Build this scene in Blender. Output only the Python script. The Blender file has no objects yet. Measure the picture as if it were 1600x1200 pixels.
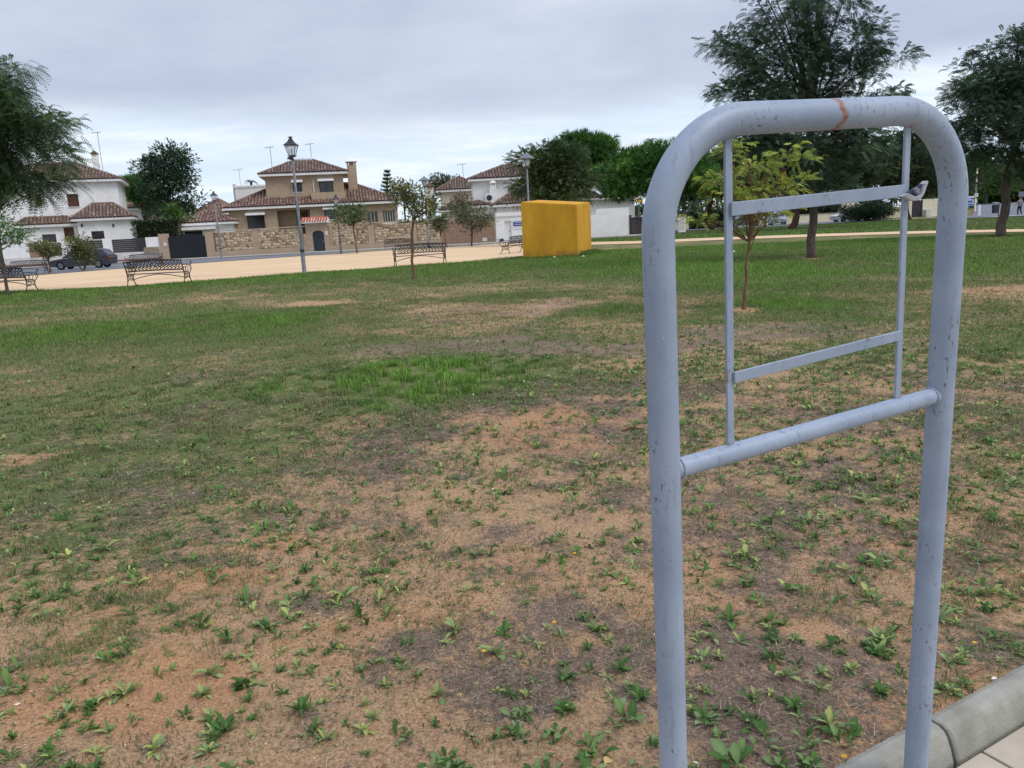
import bpy, bmesh, math, random
import numpy as np
from mathutils import Vector, Matrix
random.seed(7)
RNG = np.random.default_rng(11)
PI = math.pi
SC = bpy.context.scene
COL = SC.collection

# ------------------------------------------------------------------ camera
F = 1200.0; CAMH = 1.45
PITCH = math.atan((600 - 354.6) / F); ROLL = math.atan(.053)
_r0 = Vector((1, 0, 0)); _u0 = Vector((0, math.sin(PITCH), math.cos(PITCH)))
FWD = Vector((0, math.cos(PITCH), -math.sin(PITCH)))
RGT = _r0 * math.cos(ROLL) - _u0 * math.sin(ROLL)
UPV = _r0 * math.sin(ROLL) + _u0 * math.cos(ROLL)
CAM = Vector((0, 0, CAMH))
cd = bpy.data.cameras.new('camera'); cam = bpy.data.objects.new('camera', cd); COL.objects.link(cam)
cam.matrix_world = Matrix(((RGT.x, UPV.x, -FWD.x, 0), (RGT.y, UPV.y, -FWD.y, 0), (RGT.z, UPV.z, -FWD.z, CAMH), (0, 0, 0, 1)))
cd.sensor_width = 36; cd.lens = 36 * F / 1600; cd.clip_start = .05; cd.clip_end = 3000
SC.camera = cam

# ------------------------------------------------------------------ world: overcast sky over a clear strip at the horizon
SUN_EL = math.radians(52); SUN_AZ = math.radians(120)      # azimuth from +Y towards +X
w = bpy.data.worlds.new('World'); SC.world = w; w.use_nodes = True
nt = w.node_tree; nt.nodes.clear()
def N(t, **k):
    n = nt.nodes.new(t)
    for a, b in k.items(): setattr(n, a, b)
    return n
def L(a, b): nt.links.new(a, b)
def mth(op, a, b=None, c=None, clamp=False):
    n = N('ShaderNodeMath', operation=op); n.use_clamp = clamp
    for i, v in enumerate((a, b, c)):
        if v is None: continue
        if isinstance(v, (int, float)): n.inputs[i].default_value = v
        else: L(v, n.inputs[i])
    return n.outputs[0]
def ramp(fac, stops):
    n = N('ShaderNodeValToRGB'); e = n.color_ramp.elements
    while len(e) < len(stops): e.new(.5)
    for i, (p, c) in enumerate(stops): e[i].position = p; e[i].color = (*c, 1)
    L(fac, n.inputs[0]); return n.outputs[0]
def mixc(f, a, b):
    n = N('ShaderNodeMix', data_type='RGBA')
    if isinstance(f, (int, float)): n.inputs[0].default_value = f
    else: L(f, n.inputs[0])
    for s, v in ((6, a), (7, b)):
        if isinstance(v, tuple): n.inputs[s].default_value = (*v, 1)
        else: L(v, n.inputs[s])
    return n.outputs[2]
def vscale(c, k):
    n = N('ShaderNodeVectorMath', operation='SCALE'); L(c, n.inputs[0]); n.inputs[3].default_value = k; return n.outputs[0]
sky = N('ShaderNodeTexSky', sky_type='NISHITA'); sky.sun_disc = False
sky.sun_elevation = SUN_EL; sky.sun_rotation = SUN_AZ
tc = N('ShaderNodeTexCoord'); sep = N('ShaderNodeSeparateXYZ'); L(tc.outputs['Generated'], sep.inputs[0])
zc = mth('MAXIMUM', sep.outputs[2], 0.0)
den = mth('ADD', zc, .16)
cmb = N('ShaderNodeCombineXYZ')
L(mth('DIVIDE', sep.outputs[0], den), cmb.inputs[0]); L(mth('DIVIDE', sep.outputs[1], den), cmb.inputs[1])
n1 = N('ShaderNodeTexNoise'); n1.inputs['Scale'].default_value = .55; n1.inputs['Detail'].default_value = 7; n1.inputs['Roughness'].default_value = .55; n1.inputs['Distortion'].default_value = .35
L(cmb.outputs[0], n1.inputs['Vector'])
n2 = N('ShaderNodeTexNoise'); n2.inputs['Scale'].default_value = 1.9; n2.inputs['Detail'].default_value = 6; n2.inputs['Roughness'].default_value = .6
mp = N('ShaderNodeMapping'); mp.inputs['Scale'].default_value = (.55, 1.15, 1); mp.inputs['Location'].default_value = (3.1, 1.7, 0); L(cmb.outputs[0], mp.inputs[0]); L(mp.outputs[0], n2.inputs['Vector'])
mixn = mth('ADD', mth('MULTIPLY', n1.outputs[0], .78), mth('MULTIPLY', n2.outputs[0], .22))
cloud = ramp(mixn, [(.30, (.375, .43, .55)), (.46, (.44, .495, .62)), (.57, (.53, .585, .70)), (.70, (.69, .73, .81))])
streak = ramp(n2.outputs[0], [(.36, (.61, .72, .87)), (.50, (.67, .77, .89)), (.60, (.78, .84, .91)), (.7, (.69, .78, .89))])
gap = N('ShaderNodeMapRange'); gap.interpolation_type = 'SMOOTHSTEP'
L(mth('ADD', zc, mth('MULTIPLY', mth('SUBTRACT', n1.outputs[0], .5), .16)), gap.inputs[0])
gap.inputs[1].default_value = .165; gap.inputs[2].default_value = .105; gap.inputs[3].default_value = 0; gap.inputs[4].default_value = 1
zen = N('ShaderNodeMapRange'); L(zc, zen.inputs[0]); zen.inputs[1].default_value = .30; zen.inputs[2].default_value = 1; zen.inputs[3].default_value = 1; zen.inputs[4].default_value = 1.7      # an overcast sky is brightest overhead
_zs = N('ShaderNodeVectorMath', operation='SCALE'); L(cloud, _zs.inputs[0]); L(zen.outputs[0], _zs.inputs[3]); cloud = _zs.outputs[0]
allc = mixc(gap.outputs[0], cloud, streak)
final = mixc(.07, vscale(allc, 10.0), sky.outputs[0])
bg = N('ShaderNodeBackground'); bg.inputs[1].default_value = .10; L(final, bg.inputs[0])
wo = N('ShaderNodeOutputWorld'); L(bg.outputs[0], wo.inputs[0])

# ------------------------------------------------------------------ one soft sun behind the cloud
sd = bpy.data.lights.new('sun', 'SUN'); so = bpy.data.objects.new('sun', sd); COL.objects.link(so)
sd.energy = 1.5; sd.angle = math.radians(28); sd.color = (1, .965, .91)
_sdir = Vector((math.sin(SUN_AZ) * math.cos(SUN_EL), math.cos(SUN_AZ) * math.cos(SUN_EL), math.sin(SUN_EL)))
so.rotation_euler = _sdir.to_track_quat('Z', 'Y').to_euler(); so.location = (20, -10, 40)
SC.view_settings.view_transform = 'Standard'; SC.view_settings.look = 'None'
SC.view_settings.exposure = 0.3; SC.view_settings.gamma = 1
SC.render.engine = 'CYCLES'; SC.cycles.max_bounces = 5; SC.cycles.transparent_max_bounces = 6
SC.cycles.use_denoising = True

# ================================================================== helpers
def ray(px, py): return FWD + RGT * ((px - 800) / F) - UPV * ((py - 600) / F)
def at(px, py, Y):
    d = ray(px, py); return CAM + d * (Y / d.y)
def gnd(px, py, z=0.0):
    d = ray(px, py); return CAM + d * ((z - CAMH) / d.z)
def px2m(Y): return Y * math.cos(PITCH) / F
def S(r, g, b):
    f = lambda c: (c / 255 / 12.92) if c <= 10.3 else ((c / 255 + .055) / 1.055) ** 2.4
    return (f(r), f(g), f(b))
_perm = np.random.default_rng(3).random((512, 512))
def vnoise(x, y):
    xi = np.floor(x).astype(int); yi = np.floor(y).astype(int); fx = x - xi; fy = y - yi
    fx = fx * fx * (3 - 2 * fx); fy = fy * fy * (3 - 2 * fy)
    g = lambda a, b: _perm[a % 512, b % 512]
    return (g(xi, yi) * (1 - fx) + g(xi + 1, yi) * fx) * (1 - fy) + (g(xi, yi + 1) * (1 - fx) + g(xi + 1, yi + 1) * fx) * fy
def fbm(x, y, o=4):
    s = 0; a = 1; t = 0
    for k in range(o):
        s = s + a * vnoise(x * 2 ** k + 17.3 * k, y * 2 ** k + 5.7 * k); t += a; a *= .55
    return s / t
def sstep(a, b, x):
    t = np.clip((x - a) / (b - a), 0, 1); return t * t * (3 - 2 * t)

# ---- materials
MATS = {}
def material(name):
    m = bpy.data.materials.new(name); m.use_nodes = True; t = m.node_tree
    b = t.nodes['Principled BSDF']; MATS[name] = m
    return m, t, b
def nn(t, kind, **inp):
    n = t.nodes.new(kind)
    for k, v in inp.items():
        if k in n.inputs: n.inputs[k].default_value = v
        else: setattr(n, k, v)
    return n
def pm(name, c1, c2=None, scale=6., rough=.7, bump=.15, bscale=None, metal=0., spec=.4, c3=None, stretch=(1, 1, 1), attr=None, attr_mix='MULTIPLY', bdist=.02):
    """procedural material: two or three tones of noise, fine bump, optional colour attribute"""
    m, t, b = material(name); c2 = c2 or tuple(x * .78 for x in c1)
    tcn = nn(t, 'ShaderNodeTexCoord'); mpn = nn(t, 'ShaderNodeMapping'); mpn.inputs['Scale'].default_value = stretch
    t.links.new(tcn.outputs['Object'], mpn.inputs[0])
    no = nn(t, 'ShaderNodeTexNoise', Scale=scale, Detail=6., Roughness=.62); t.links.new(mpn.outputs[0], no.inputs['Vector'])
    r = nn(t, 'ShaderNodeValToRGB'); e = r.color_ramp.elements
    e[0].position = .34; e[0].color = (*c2, 1); e[1].position = .64; e[1].color = (*c1, 1)
    if c3: k = e.new(.76); k.color = (*c3, 1)
    t.links.new(no.outputs[0], r.inputs[0]); out = r.outputs[0]
    if attr:
        a = nn(t, 'ShaderNodeVertexColor'); a.layer_name = attr
        mx = nn(t, 'ShaderNodeMix', data_type='RGBA'); mx.blend_type = attr_mix; mx.inputs[0].default_value = 1
        t.links.new(out, mx.inputs[6]); t.links.new(a.outputs[0], mx.inputs[7]); out = mx.outputs[2]
    t.links.new(out, b.inputs['Base Color'])
    b.inputs['Roughness'].default_value = rough; b.inputs['Metallic'].default_value = metal; b.inputs['Specular IOR Level'].default_value = spec
    if bump:
        n2_ = nn(t, 'ShaderNodeTexNoise', Scale=bscale or scale * 5, Detail=5.); t.links.new(mpn.outputs[0], n2_.inputs['Vector'])
        bp = nn(t, 'ShaderNodeBump', Strength=bump, Distance=bdist); t.links.new(n2_.outputs[0], bp.inputs['Height']); t.links.new(bp.outputs[0], b.inputs['Normal'])
    return m
def leafmat(name, trans=.3, rough=.55, tint=(1, 1, 1)):
    """leaf: colour comes from the leaf's own attribute, some light passes through"""
    m, t, b = material(name)
    a = nn(t, 'ShaderNodeVertexColor'); a.layer_name = 'Col'
    no = nn(t, 'ShaderNodeTexNoise', Scale=9., Detail=3.); tcn = nn(t, 'ShaderNodeTexCoord'); t.links.new(tcn.outputs['Object'], no.inputs['Vector'])
    r = nn(t, 'ShaderNodeValToRGB'); e = r.color_ramp.elements
    e[0].position = .3; e[0].color = tuple(.78 * x for x in tint) + (1,); e[1].position = .7; e[1].color = tuple(1.15 * x for x in tint) + (1,)
    t.links.new(no.outputs[0], r.inputs[0])
    mx = nn(t, 'ShaderNodeMix', data_type='RGBA'); mx.blend_type = 'MULTIPLY'; mx.inputs[0].default_value = 1
    t.links.new(a.outputs[0], mx.inputs[6]); t.links.new(r.outputs[0], mx.inputs[7])
    t.links.new(mx.outputs[2], b.inputs['Base Color']); b.inputs['Roughness'].default_value = rough; b.inputs['Specular IOR Level'].default_value = .3
    tr = nn(t, 'ShaderNodeBsdfTranslucent'); t.links.new(mx.outputs[2], tr.inputs[0])
    ms = nn(t, 'ShaderNodeMixShader'); ms.inputs[0].default_value = trans
    o = t.nodes['Material Output']
    t.links.new(b.outputs[0], ms.inputs[1]); t.links.new(tr.outputs[0], ms.inputs[2]); t.links.new(ms.outputs[0], o.inputs[0])
    return m
def glassmat(name, c, rough=.08):
    m, t, b = material(name)
    no = nn(t, 'ShaderNodeTexNoise', Scale=2., Detail=2.); r = nn(t, 'ShaderNodeValToRGB')
    r.color_ramp.elements[0].color = (*[x * .7 for x in c], 1); r.color_ramp.elements[1].color = (*[x * 1.3 for x in c], 1)
    t.links.new(no.outputs[0], r.inputs[0]); t.links.new(r.outputs[0], b.inputs['Base Color'])
    b.inputs['Roughness'].default_value = rough; b.inputs['Specular IOR Level'].default_value = .6
    return m

WHITE = pm('white_render', S(240, 238, 235), S(226, 224, 221), 1.2, .9, .2, 60)
CREAM = pm('cream_render', S(228, 219, 196), S(212, 202, 178), 1.2, .9, .2, 60)
GREYW = pm('grey_render', S(214, 209, 204), S(194, 189, 184), 1.5, .9, .2, 60)
TRIMW = pm('white_trim', S(232, 231, 229), S(216, 214, 212), 3, .7, .1)
BRICK = None
DARKP = pm('dark_panel', S(66, 58, 60), S(54, 48, 50), 2, .75, .1)
BLACKG = pm('black_gate_paint', S(28, 32, 38), S(20, 23, 28), 3, .5, .05)
GLASSD = glassmat('dark_glass', S(34, 34, 40))
CARGLASS = glassmat('car_glass', S(28, 32, 38), .05)
BROWNW = pm('brown_wood', S(92, 60, 42), S(70, 44, 32), 4, .6, .1, stretch=(1, 1, 6))
TILEM = pm('clay_tile', (1, 1, 1), (.62, .60, .58), 3.5, .9, .3, 30, attr='Col')
TILEB = pm('tile_bed', S(108, 84, 74), S(86, 68, 62), 4, .95, .2)  # darker than the tiles: shadow between tile columns put into the bed's colour
STONEM = pm('wall_stone', (1, 1, 1), (.72, .70, .68), 6, .9, .4, 30, attr='Col')
MORTAR = pm('mortar', S(192, 172, 146), S(170, 150, 126), 3, .95, .3)
IRON = pm('cast_iron', S(46, 38, 38), S(32, 27, 28), 12, .55, .2)
RUSTIRON = pm('worn_iron', S(70, 54, 50), S(48, 38, 38), 14, .65, .2)
SLATM = pm('bench_slat', S(112, 104, 110), S(86, 80, 86), 8, .7, .2, stretch=(1, 8, 8))
GALV = pm('grey_post_paint', S(122, 126, 132), S(98, 102, 108), 5, .6, .1)
DGREY = pm('dark_grey_metal', S(58, 62, 68), S(44, 47, 52), 6, .5, .1)
YELLOW = pm('ochre_paint', S(214, 160, 42), S(194, 140, 30), 1.3, .85, .25, 40, c3=S(220, 170, 62), stretch=(1, 1, .45))
BARK = pm('bark', S(104, 92, 82), S(66, 58, 52), 14, .95, .6, 30, stretch=(1, 1, .25), bdist=.04)
BARKR = pm('reddish_bark', S(98, 66, 52), S(62, 44, 38), 9, .95, .6, 24, stretch=(1, 1, .3), bdist=.05)
BARKY = pm('young_bark', S(128, 102, 74), S(88, 70, 52), 26, .9, .5, 60, stretch=(1, 1, .3))
CONC = pm('concrete', S(160, 157, 147), S(132, 129, 119), 7, .9, .6, 140, c3=S(180, 176, 165), bdist=.004)
PAVE = pm('paving_concrete', S(192, 180, 164), S(166, 154, 138), 2.6, .9, .35, 150, c3=S(206, 192, 172), bdist=.003)
ASPH = pm('asphalt', S(120, 122, 130), S(104, 106, 114), 1.2, .92, .2, 80)
KERBM = pm('kerb_stone', S(178, 174, 170), S(156, 152, 148), 3, .9, .2)
PAINTW = pm('road_paint', S(214, 214, 214), S(190, 190, 190), 5, .8, .05)
TYRE = pm('tyre_rubber', S(24, 24, 26), S(18, 18, 19), 20, .85, .1)
ALLOY = pm('alloy', S(150, 152, 156), S(120, 122, 126), 20, .35, .05, metal=.7)
CHROME = pm('lamp_plastic', S(220, 224, 232), S(190, 196, 206), 10, .2, 0)
REDL = pm('red_lens', S(150, 24, 26), S(110, 16, 20), 10, .25, 0)
PLATE = pm('plate_white', S(224, 224, 222), S(206, 206, 204), 10, .5, 0)
SIGNB = pm('blue_sign_face', S(38, 66, 150), S(32, 56, 132), 8, .5, 0)
SIGNY = pm('yellow_sign_face', S(236, 184, 24), S(220, 168, 18), 8, .5, 0)
LAMPG = glassmat('lantern_glass', S(190, 196, 204), .2)
LEAF = leafmat('leaf'); LEAFN = leafmat('needle_leaf', .15, .6); GRASS = leafmat('grass_blade', .3, .6); WEEDL = leafmat('weed_leaf', .25, .75)
DRY = leafmat('dry_straw', .1, .9)
def weather(m):
    t = m.node_tree; b = t.nodes['Principled BSDF']; src = b.inputs['Base Color'].links[0].from_socket
    tcn = nn(t, 'ShaderNodeTexCoord'); sx = nn(t, 'ShaderNodeSeparateXYZ'); t.links.new(tcn.outputs['Object'], sx.inputs[0])
    no = nn(t, 'ShaderNodeTexNoise', Scale=3.5, Detail=6.); t.links.new(tcn.outputs['Object'], no.inputs['Vector'])
    ad = nn(t, 'ShaderNodeMath', operation='MULTIPLY_ADD'); t.links.new(no.outputs[0], ad.inputs[0]); ad.inputs[1].default_value = -.9; t.links.new(sx.outputs[2], ad.inputs[2])
    mr = nn(t, 'ShaderNodeMapRange'); t.links.new(ad.outputs[0], mr.inputs[0]); mr.inputs[1].default_value = -.12; mr.inputs[2].default_value = -.42; mr.inputs[3].default_value = 0; mr.inputs[4].default_value = .55
    mx = nn(t, 'ShaderNodeMix', data_type='RGBA'); t.links.new(mr.outputs[0], mx.inputs[0]); t.links.new(src, mx.inputs[6]); mx.inputs[7].default_value = (*S(120, 92, 58), 1)
    mp_ = nn(t, 'ShaderNodeMapping'); mp_.inputs['Scale'].default_value = (5, 5, .35); t.links.new(tcn.outputs['Object'], mp_.inputs[0]); n2_ = nn(t, 'ShaderNodeTexNoise', Scale=1.4, Detail=5.); t.links.new(mp_.outputs[0], n2_.inputs['Vector'])
    m2 = nn(t, 'ShaderNodeMapRange'); t.links.new(n2_.outputs[0], m2.inputs[0]); m2.inputs[1].default_value = .55; m2.inputs[2].default_value = .78; m2.inputs[3].default_value = 0; m2.inputs[4].default_value = .35
    mz = nn(t, 'ShaderNodeMix', data_type='RGBA'); t.links.new(m2.outputs[0], mz.inputs[0]); t.links.new(mx.outputs[2], mz.inputs[6]); mz.inputs[7].default_value = (*S(160, 112, 30), 1)
    t.links.new(mz.outputs[2], b.inputs['Base Color'])
weather(YELLOW)
# brick of the house: warm tan courses
def brickmat(name, c1, c2, mo, scale=1.0):
    m, t, b = material(name)
    tcn = nn(t, 'ShaderNodeTexCoord'); mpn = nn(t, 'ShaderNodeMapping'); mpn.inputs['Rotation'].default_value = (PI / 2, 0, 0)
    t.links.new(tcn.outputs['Object'], mpn.inputs[0])
    br = nn(t, 'ShaderNodeTexBrick', Scale=scale); br.inputs['Color1'].default_value = (*c1, 1); br.inputs['Color2'].default_value = (*c2, 1); br.inputs['Mortar'].default_value = (*mo, 1)
    br.inputs['Brick Width'].default_value = .26; br.inputs['Row Height'].default_value = .075; br.inputs['Mortar Size'].default_value = .008
    t.links.new(mpn.outputs[0], br.inputs['Vector'])
    no = nn(t, 'ShaderNodeTexNoise', Scale=1.4, Detail=5.); t.links.new(tcn.outputs['Object'], no.inputs['Vector'])
    r = nn(t, 'ShaderNodeValToRGB'); r.color_ramp.elements[0].color = (.78, .78, .78, 1); r.color_ramp.elements[1].color = (1.1, 1.08, 1.05, 1)
    t.links.new(no.outputs[0], r.inputs[0]); mx = nn(t, 'ShaderNodeMix', data_type='RGBA'); mx.blend_type = 'MULTIPLY'; mx.inputs[0].default_value = 1
    t.links.new(br.outputs[0], mx.inputs[6]); t.links.new(r.outputs[0], mx.inputs[7]); t.links.new(mx.outputs[2], b.inputs['Base Color']); b.inputs['Roughness'].default_value = .92
    bp = nn(t, 'ShaderNodeBump', Strength=.4, Distance=.01); t.links.new(br.outputs['Fac'], bp.inputs['Height']); bp.invert = True; t.links.new(bp.outputs[0], b.inputs['Normal'])
    return m
BRICK = brickmat('tan_brick', S(182, 160, 136), S(166, 144, 120), S(180, 164, 144))
BRICKD = brickmat('brown_brick', S(158, 128, 106), S(140, 110, 90), S(150, 130, 112))

# ---- object helpers
ORG = {}
def tag(o, label=None, cat=None, group=None, kind=None):
    if label: o['label'] = label
    if cat: o['category'] = cat
    if group: o['group'] = group
    if kind: o['kind'] = kind
    return o
def empty(name, loc, label=None, cat=None, group=None, rz=0):
    o = bpy.data.objects.new(name, None); COL.objects.link(o); o.location = loc; o.rotation_euler = (0, 0, rz)
    o.empty_display_size = .2; ORG[o.name] = Vector(loc) if rz == 0 else Vector((0, 0, 0))
    return tag(o, label, cat, group)
def copy_tree(o, parent=None):
    c = o.copy(); COL.objects.link(c); c.parent = parent
    for ch in o.children: copy_tree(ch, c)
    return c
def link(me, name, mat, parent=None, off=None):
    for m in (mat if isinstance(mat, (list, tuple)) else [mat]): me.materials.append(m)
    o = bpy.data.objects.new(name, me); COL.objects.link(o)
    if parent is not None: o.parent = parent; ORG[o.name] = ORG.get(parent.name, Vector((0, 0, 0)))
    elif off is not None: o.location = off; ORG[o.name] = Vector(off)
    return o
def npmesh(name, V, Q, cols=None, mat=None, parent=None, off=None, smooth=False, k=None):
    """V (n,3), Q (m,k) index array, cols (n,3) per vertex"""
    V = np.asarray(V, dtype=np.float32); Q = np.asarray(Q, dtype=np.int32); k = Q.shape[1]
    o0 = ORG.get(parent.name, Vector((0, 0, 0))) if parent is not None else (Vector(off) if off is not None else Vector((0, 0, 0)))
    V = V - np.array(o0, dtype=np.float32)
    me = bpy.data.meshes.new(name); me.vertices.add(len(V)); me.vertices.foreach_set('co', V.ravel())
    me.loops.add(Q.size); me.loops.foreach_set('vertex_index', Q.ravel()); me.polygons.add(len(Q))
    me.polygons.foreach_set('loop_start', np.arange(0, Q.size, k, dtype=np.int32)); me.polygons.foreach_set('loop_total', np.full(len(Q), k, dtype=np.int32))
    me.update(calc_edges=True)
    if cols is not None:
        ca = me.color_attributes.new('Col', 'FLOAT_COLOR', 'POINT')
        c = np.ones((len(V), 4), dtype=np.float32); c[:, :3] = cols; ca.data.foreach_set('color', c.ravel())
    if smooth: me.polygons.foreach_set('use_smooth', np.ones(len(Q), dtype=bool))
    return link(me, name, mat, parent, off)
class MB:
    def __init__(s): s.v = []; s.f = []; s.c = []
    def add(s, vs, fs, col=None):
        b = len(s.v); s.v += [tuple(p) for p in vs]; s.f += [tuple(b + i for i in f) for f in fs]; s.c += [col or (1, 1, 1)] * len(vs); return s
    def box(s, x0, x1, y0, y1, z0, z1, col=None):
        return s.add([(x0, y0, z0), (x1, y0, z0), (x1, y1, z0), (x0, y1, z0), (x0, y0, z1), (x1, y0, z1), (x1, y1, z1), (x0, y1, z1)],
                     [(0, 3, 2, 1), (4, 5, 6, 7), (0, 1, 5, 4), (1, 2, 6, 5), (2, 3, 7, 6), (3, 0, 4, 7)], col)
    def poly(s, pts, col=None): return s.add(pts, [tuple(range(len(pts)))], col)
    def prism(s, pts, d, col=None):
        n = len(pts); d = Vector(d); a = [Vector(p) for p in pts]; b = [p + d for p in a]
        return s.add(a + b, [tuple(range(n - 1, -1, -1)), tuple(range(n, 2 * n))] + [(i, (i + 1) % n, n + (i + 1) % n, n + i) for i in range(n)], col)
    def tube(s, pts, r, n=8, caps=True, closed=False, col=None):
        P = [Vector(p) for p in pts]; m = len(P); R = r if isinstance(r, (list, tuple)) else [r] * m
        up = None; vs = []
        for i in range(m):
            if closed: t = P[(i + 1) % m] - P[i - 1]
            else: t = P[min(i + 1, m - 1)] - P[max(i - 1, 0)]
            t.normalize()
            if up is None: up = t.orthogonal().normalized()
            else:
                up = up - t * up.dot(t)
                up = up.normalized() if up.length > 1e-6 else t.orthogonal().normalized()
            w_ = t.cross(up)
            for k in range(n):
                a = 2 * PI * k / n; vs.append(P[i] + (up * math.cos(a) + w_ * math.sin(a)) * R[i])
        fs = []
        for i in range(m if closed else m - 1):
            j = (i + 1) % m
            for k in range(n): fs.append((i * n + k, i * n + (k + 1) % n, j * n + (k + 1) % n, j * n + k))
        if caps and not closed: fs += [tuple(range(n - 1, -1, -1)), tuple(range((m - 1) * n, m * n))]
        return s.add(vs, fs, col)
    def lathe(s, prof, c=(0, 0, 0), n=12, ph=0., col=None):
        vs = []; fs = []
        for r, z in prof:
            for k in range(n):
                a = 2 * PI * k / n + ph; vs.append((c[0] + r * math.cos(a), c[1] + r * math.sin(a), c[2] + z))
        for i in range(len(prof) - 1):
            for k in range(n): fs.append((i * n + k, i * n + (k + 1) % n, (i + 1) * n + (k + 1) % n, (i + 1) * n + k))
        fs += [tuple(range(n - 1, -1, -1)), tuple(range((len(prof) - 1) * n, len(prof) * n))]
        return s.add(vs, fs, col)
    def build(s, name, mat, parent=None, off=None, smooth=False, bevel=0, col=False, sub=0):
        o0 = ORG.get(parent.name, Vector((0, 0, 0))) if parent is not None else (Vector(off) if off is not None else Vector((0, 0, 0)))
        me = bpy.data.meshes.new(name); me.from_pydata([tuple(Vector(p) - o0) for p in s.v], [], s.f); me.update()
        if col:
            ca = me.color_attributes.new('Col', 'FLOAT_COLOR', 'POINT')
            ca.data.foreach_set('color', np.array([(*c, 1) for c in s.c], dtype=np.float32).ravel())
        if smooth: me.polygons.foreach_set('use_smooth', [True] * len(me.polygons))
        o = link(me, name, mat, parent, off)
        if bevel:
            b = o.modifiers.new('bevel', 'BEVEL'); b.width = bevel; b.segments = 2; b.limit_method = 'ANGLE'
        if sub:
            b = o.modifiers.new('sub', 'SUBSURF'); b.levels = sub; b.render_levels = sub
        return o

# ================================================================== ground
KA = (.80, 1.75); KT = (.880, .475); KN = (.475, -.880)        # kerb inner line, its direction, towards the pavement
def kerb_s(x, y): return (x - KA[0]) * KN[0] + (y - KA[1]) * KN[1]
def rise(x, y): return 1.0 * sstep(85., 150., y) * sstep(33., 48., x)
def gz(x, y):
    x = np.asarray(x, float); y = np.asarray(y, float); d = np.hypot(x, y)
    z = rise(x, y)
    near = 1 - sstep(10., 22., d)
    z = z + near * ((fbm(x * 2.2, y * 2.2, 3) - .5) * .05 + (fbm(x * 9, y * 9, 3) - .5) * .028 + (fbm(x * 30, y * 30, 2) - .5) * .012)
    s = kerb_s(x, y)
    z = np.where(s > -.25, z * np.clip(-s / .25, 0, 1), z)
    return z - .35 * sstep(.02, .08, s)
def ell(px, py, rx, ry):
    c = gnd(px, py); a = gnd(px, py - ry); b = gnd(px, py + ry)
    return (c.x, c.y, rx * (c - CAM).dot(FWD) / F, abs(a.y - b.y) / 2)
# px, py, rx, ry, lush, green, litter, orange : what grows and lies where on the lawn
PATCH = [(ell(*p[:4]), p[4:]) for p in [
    (670, 590, 130, 36, 1.0, .9, -.5, -.5), (820, 585, 60, 22, .3, .4, -.2, 0), (450, 600, 60, 30, .35, .2, 0, 0), (250, 510, 230, 22, .34, .5, -.3, -.3), (60, 520, 140, 18, .32, .5, -.3, -.3), (450, 500, 60, 20, .3, .4, -.2, 0),
    (945, 484, 75, 11, .5, .6, -.3, -.2), (1160, 425, 130, 26, .6, .6, -.3, -.3), (1240, 474, 90, 14, .6, .6, -.3, -.2), (1000, 420, 120, 16, .3, .5, -.3, -.3), (1430, 410, 160, 24, .3, .4, -.2, 0),
    (780, 482, 140, 14, -.5, -.4, .35, .3), (720, 540, 170, 16, -.6, -.35, .9, -.2), (900, 545, 130, 14, -.4, -.3, .7, 0), (495, 474, 50, 4, -.5, -.7, -.2, .3), (860, 650, 170, 26, -.6, -.7, -.1, .6),
    (860, 685, 80, 24, -.7, -.9, .3, 1.0), (170, 640, 90, 8, -.3, -.4, -.1, .3), (40, 720, 60, 12, -.3, -.5, -.1, .3), (560, 660, 50, 14, -.2, -.3, .2, .4), (330, 590, 130, 10, -.2, -.2, .5, .2),
    (1230, 515, 160, 16, -.5, -.3, .7, .1), (1560, 452, 120, 5, -.4, -.5, 0, .3), (1300, 700, 130, 36, -.3, -.2, .1, .3), (1350, 830, 120, 60, -.2, -.2, -.2, .3), (1130, 860, 80, 40, -.2, -.2, -.1, .3),
    (330, 900, 140, 26, 0, -.2, -.3, .7), (200, 1080, 200, 60, 0, -.2, -.5, .7), (430, 850, 90, 20, 0, -.1, -.2, .5), (640, 1010, 110, 40, 0, -.1, .7, -.3), (790, 1080, 100, 40, 0, -.1, .6, -.2), (870, 960, 70, 24, 0, -.1, .6, -.2),
    (330, 880, 220, 14, 0, 0, .5, -.2), (500, 950, 130, 24, 0, 0, .5, -.2), (1190, 1110, 120, 60, 0, .1, .7, -.4), (1520, 1000, 90, 50, 0, .05, .6, -.3), (1270, 990, 70, 26, 0, -.2, -.5, .1), (1000, 900, 90, 30, 0, -.1, -.2, .3),
    (250, 750, 230, 70, .12, .22, .1, -.2), (130, 850, 130, 40, .1, .2, .1, -.2), (1350, 560, 200, 30, 0, .2, .2, 0), (1162, 484, 28, 5, -1, -1.2, -.5, 1.5), (1268, 404, 14, 3, -.6, -.8, 0, .6), (1565, 372, 16, 3, -.6, -.8, 0, 1)]]
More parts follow.
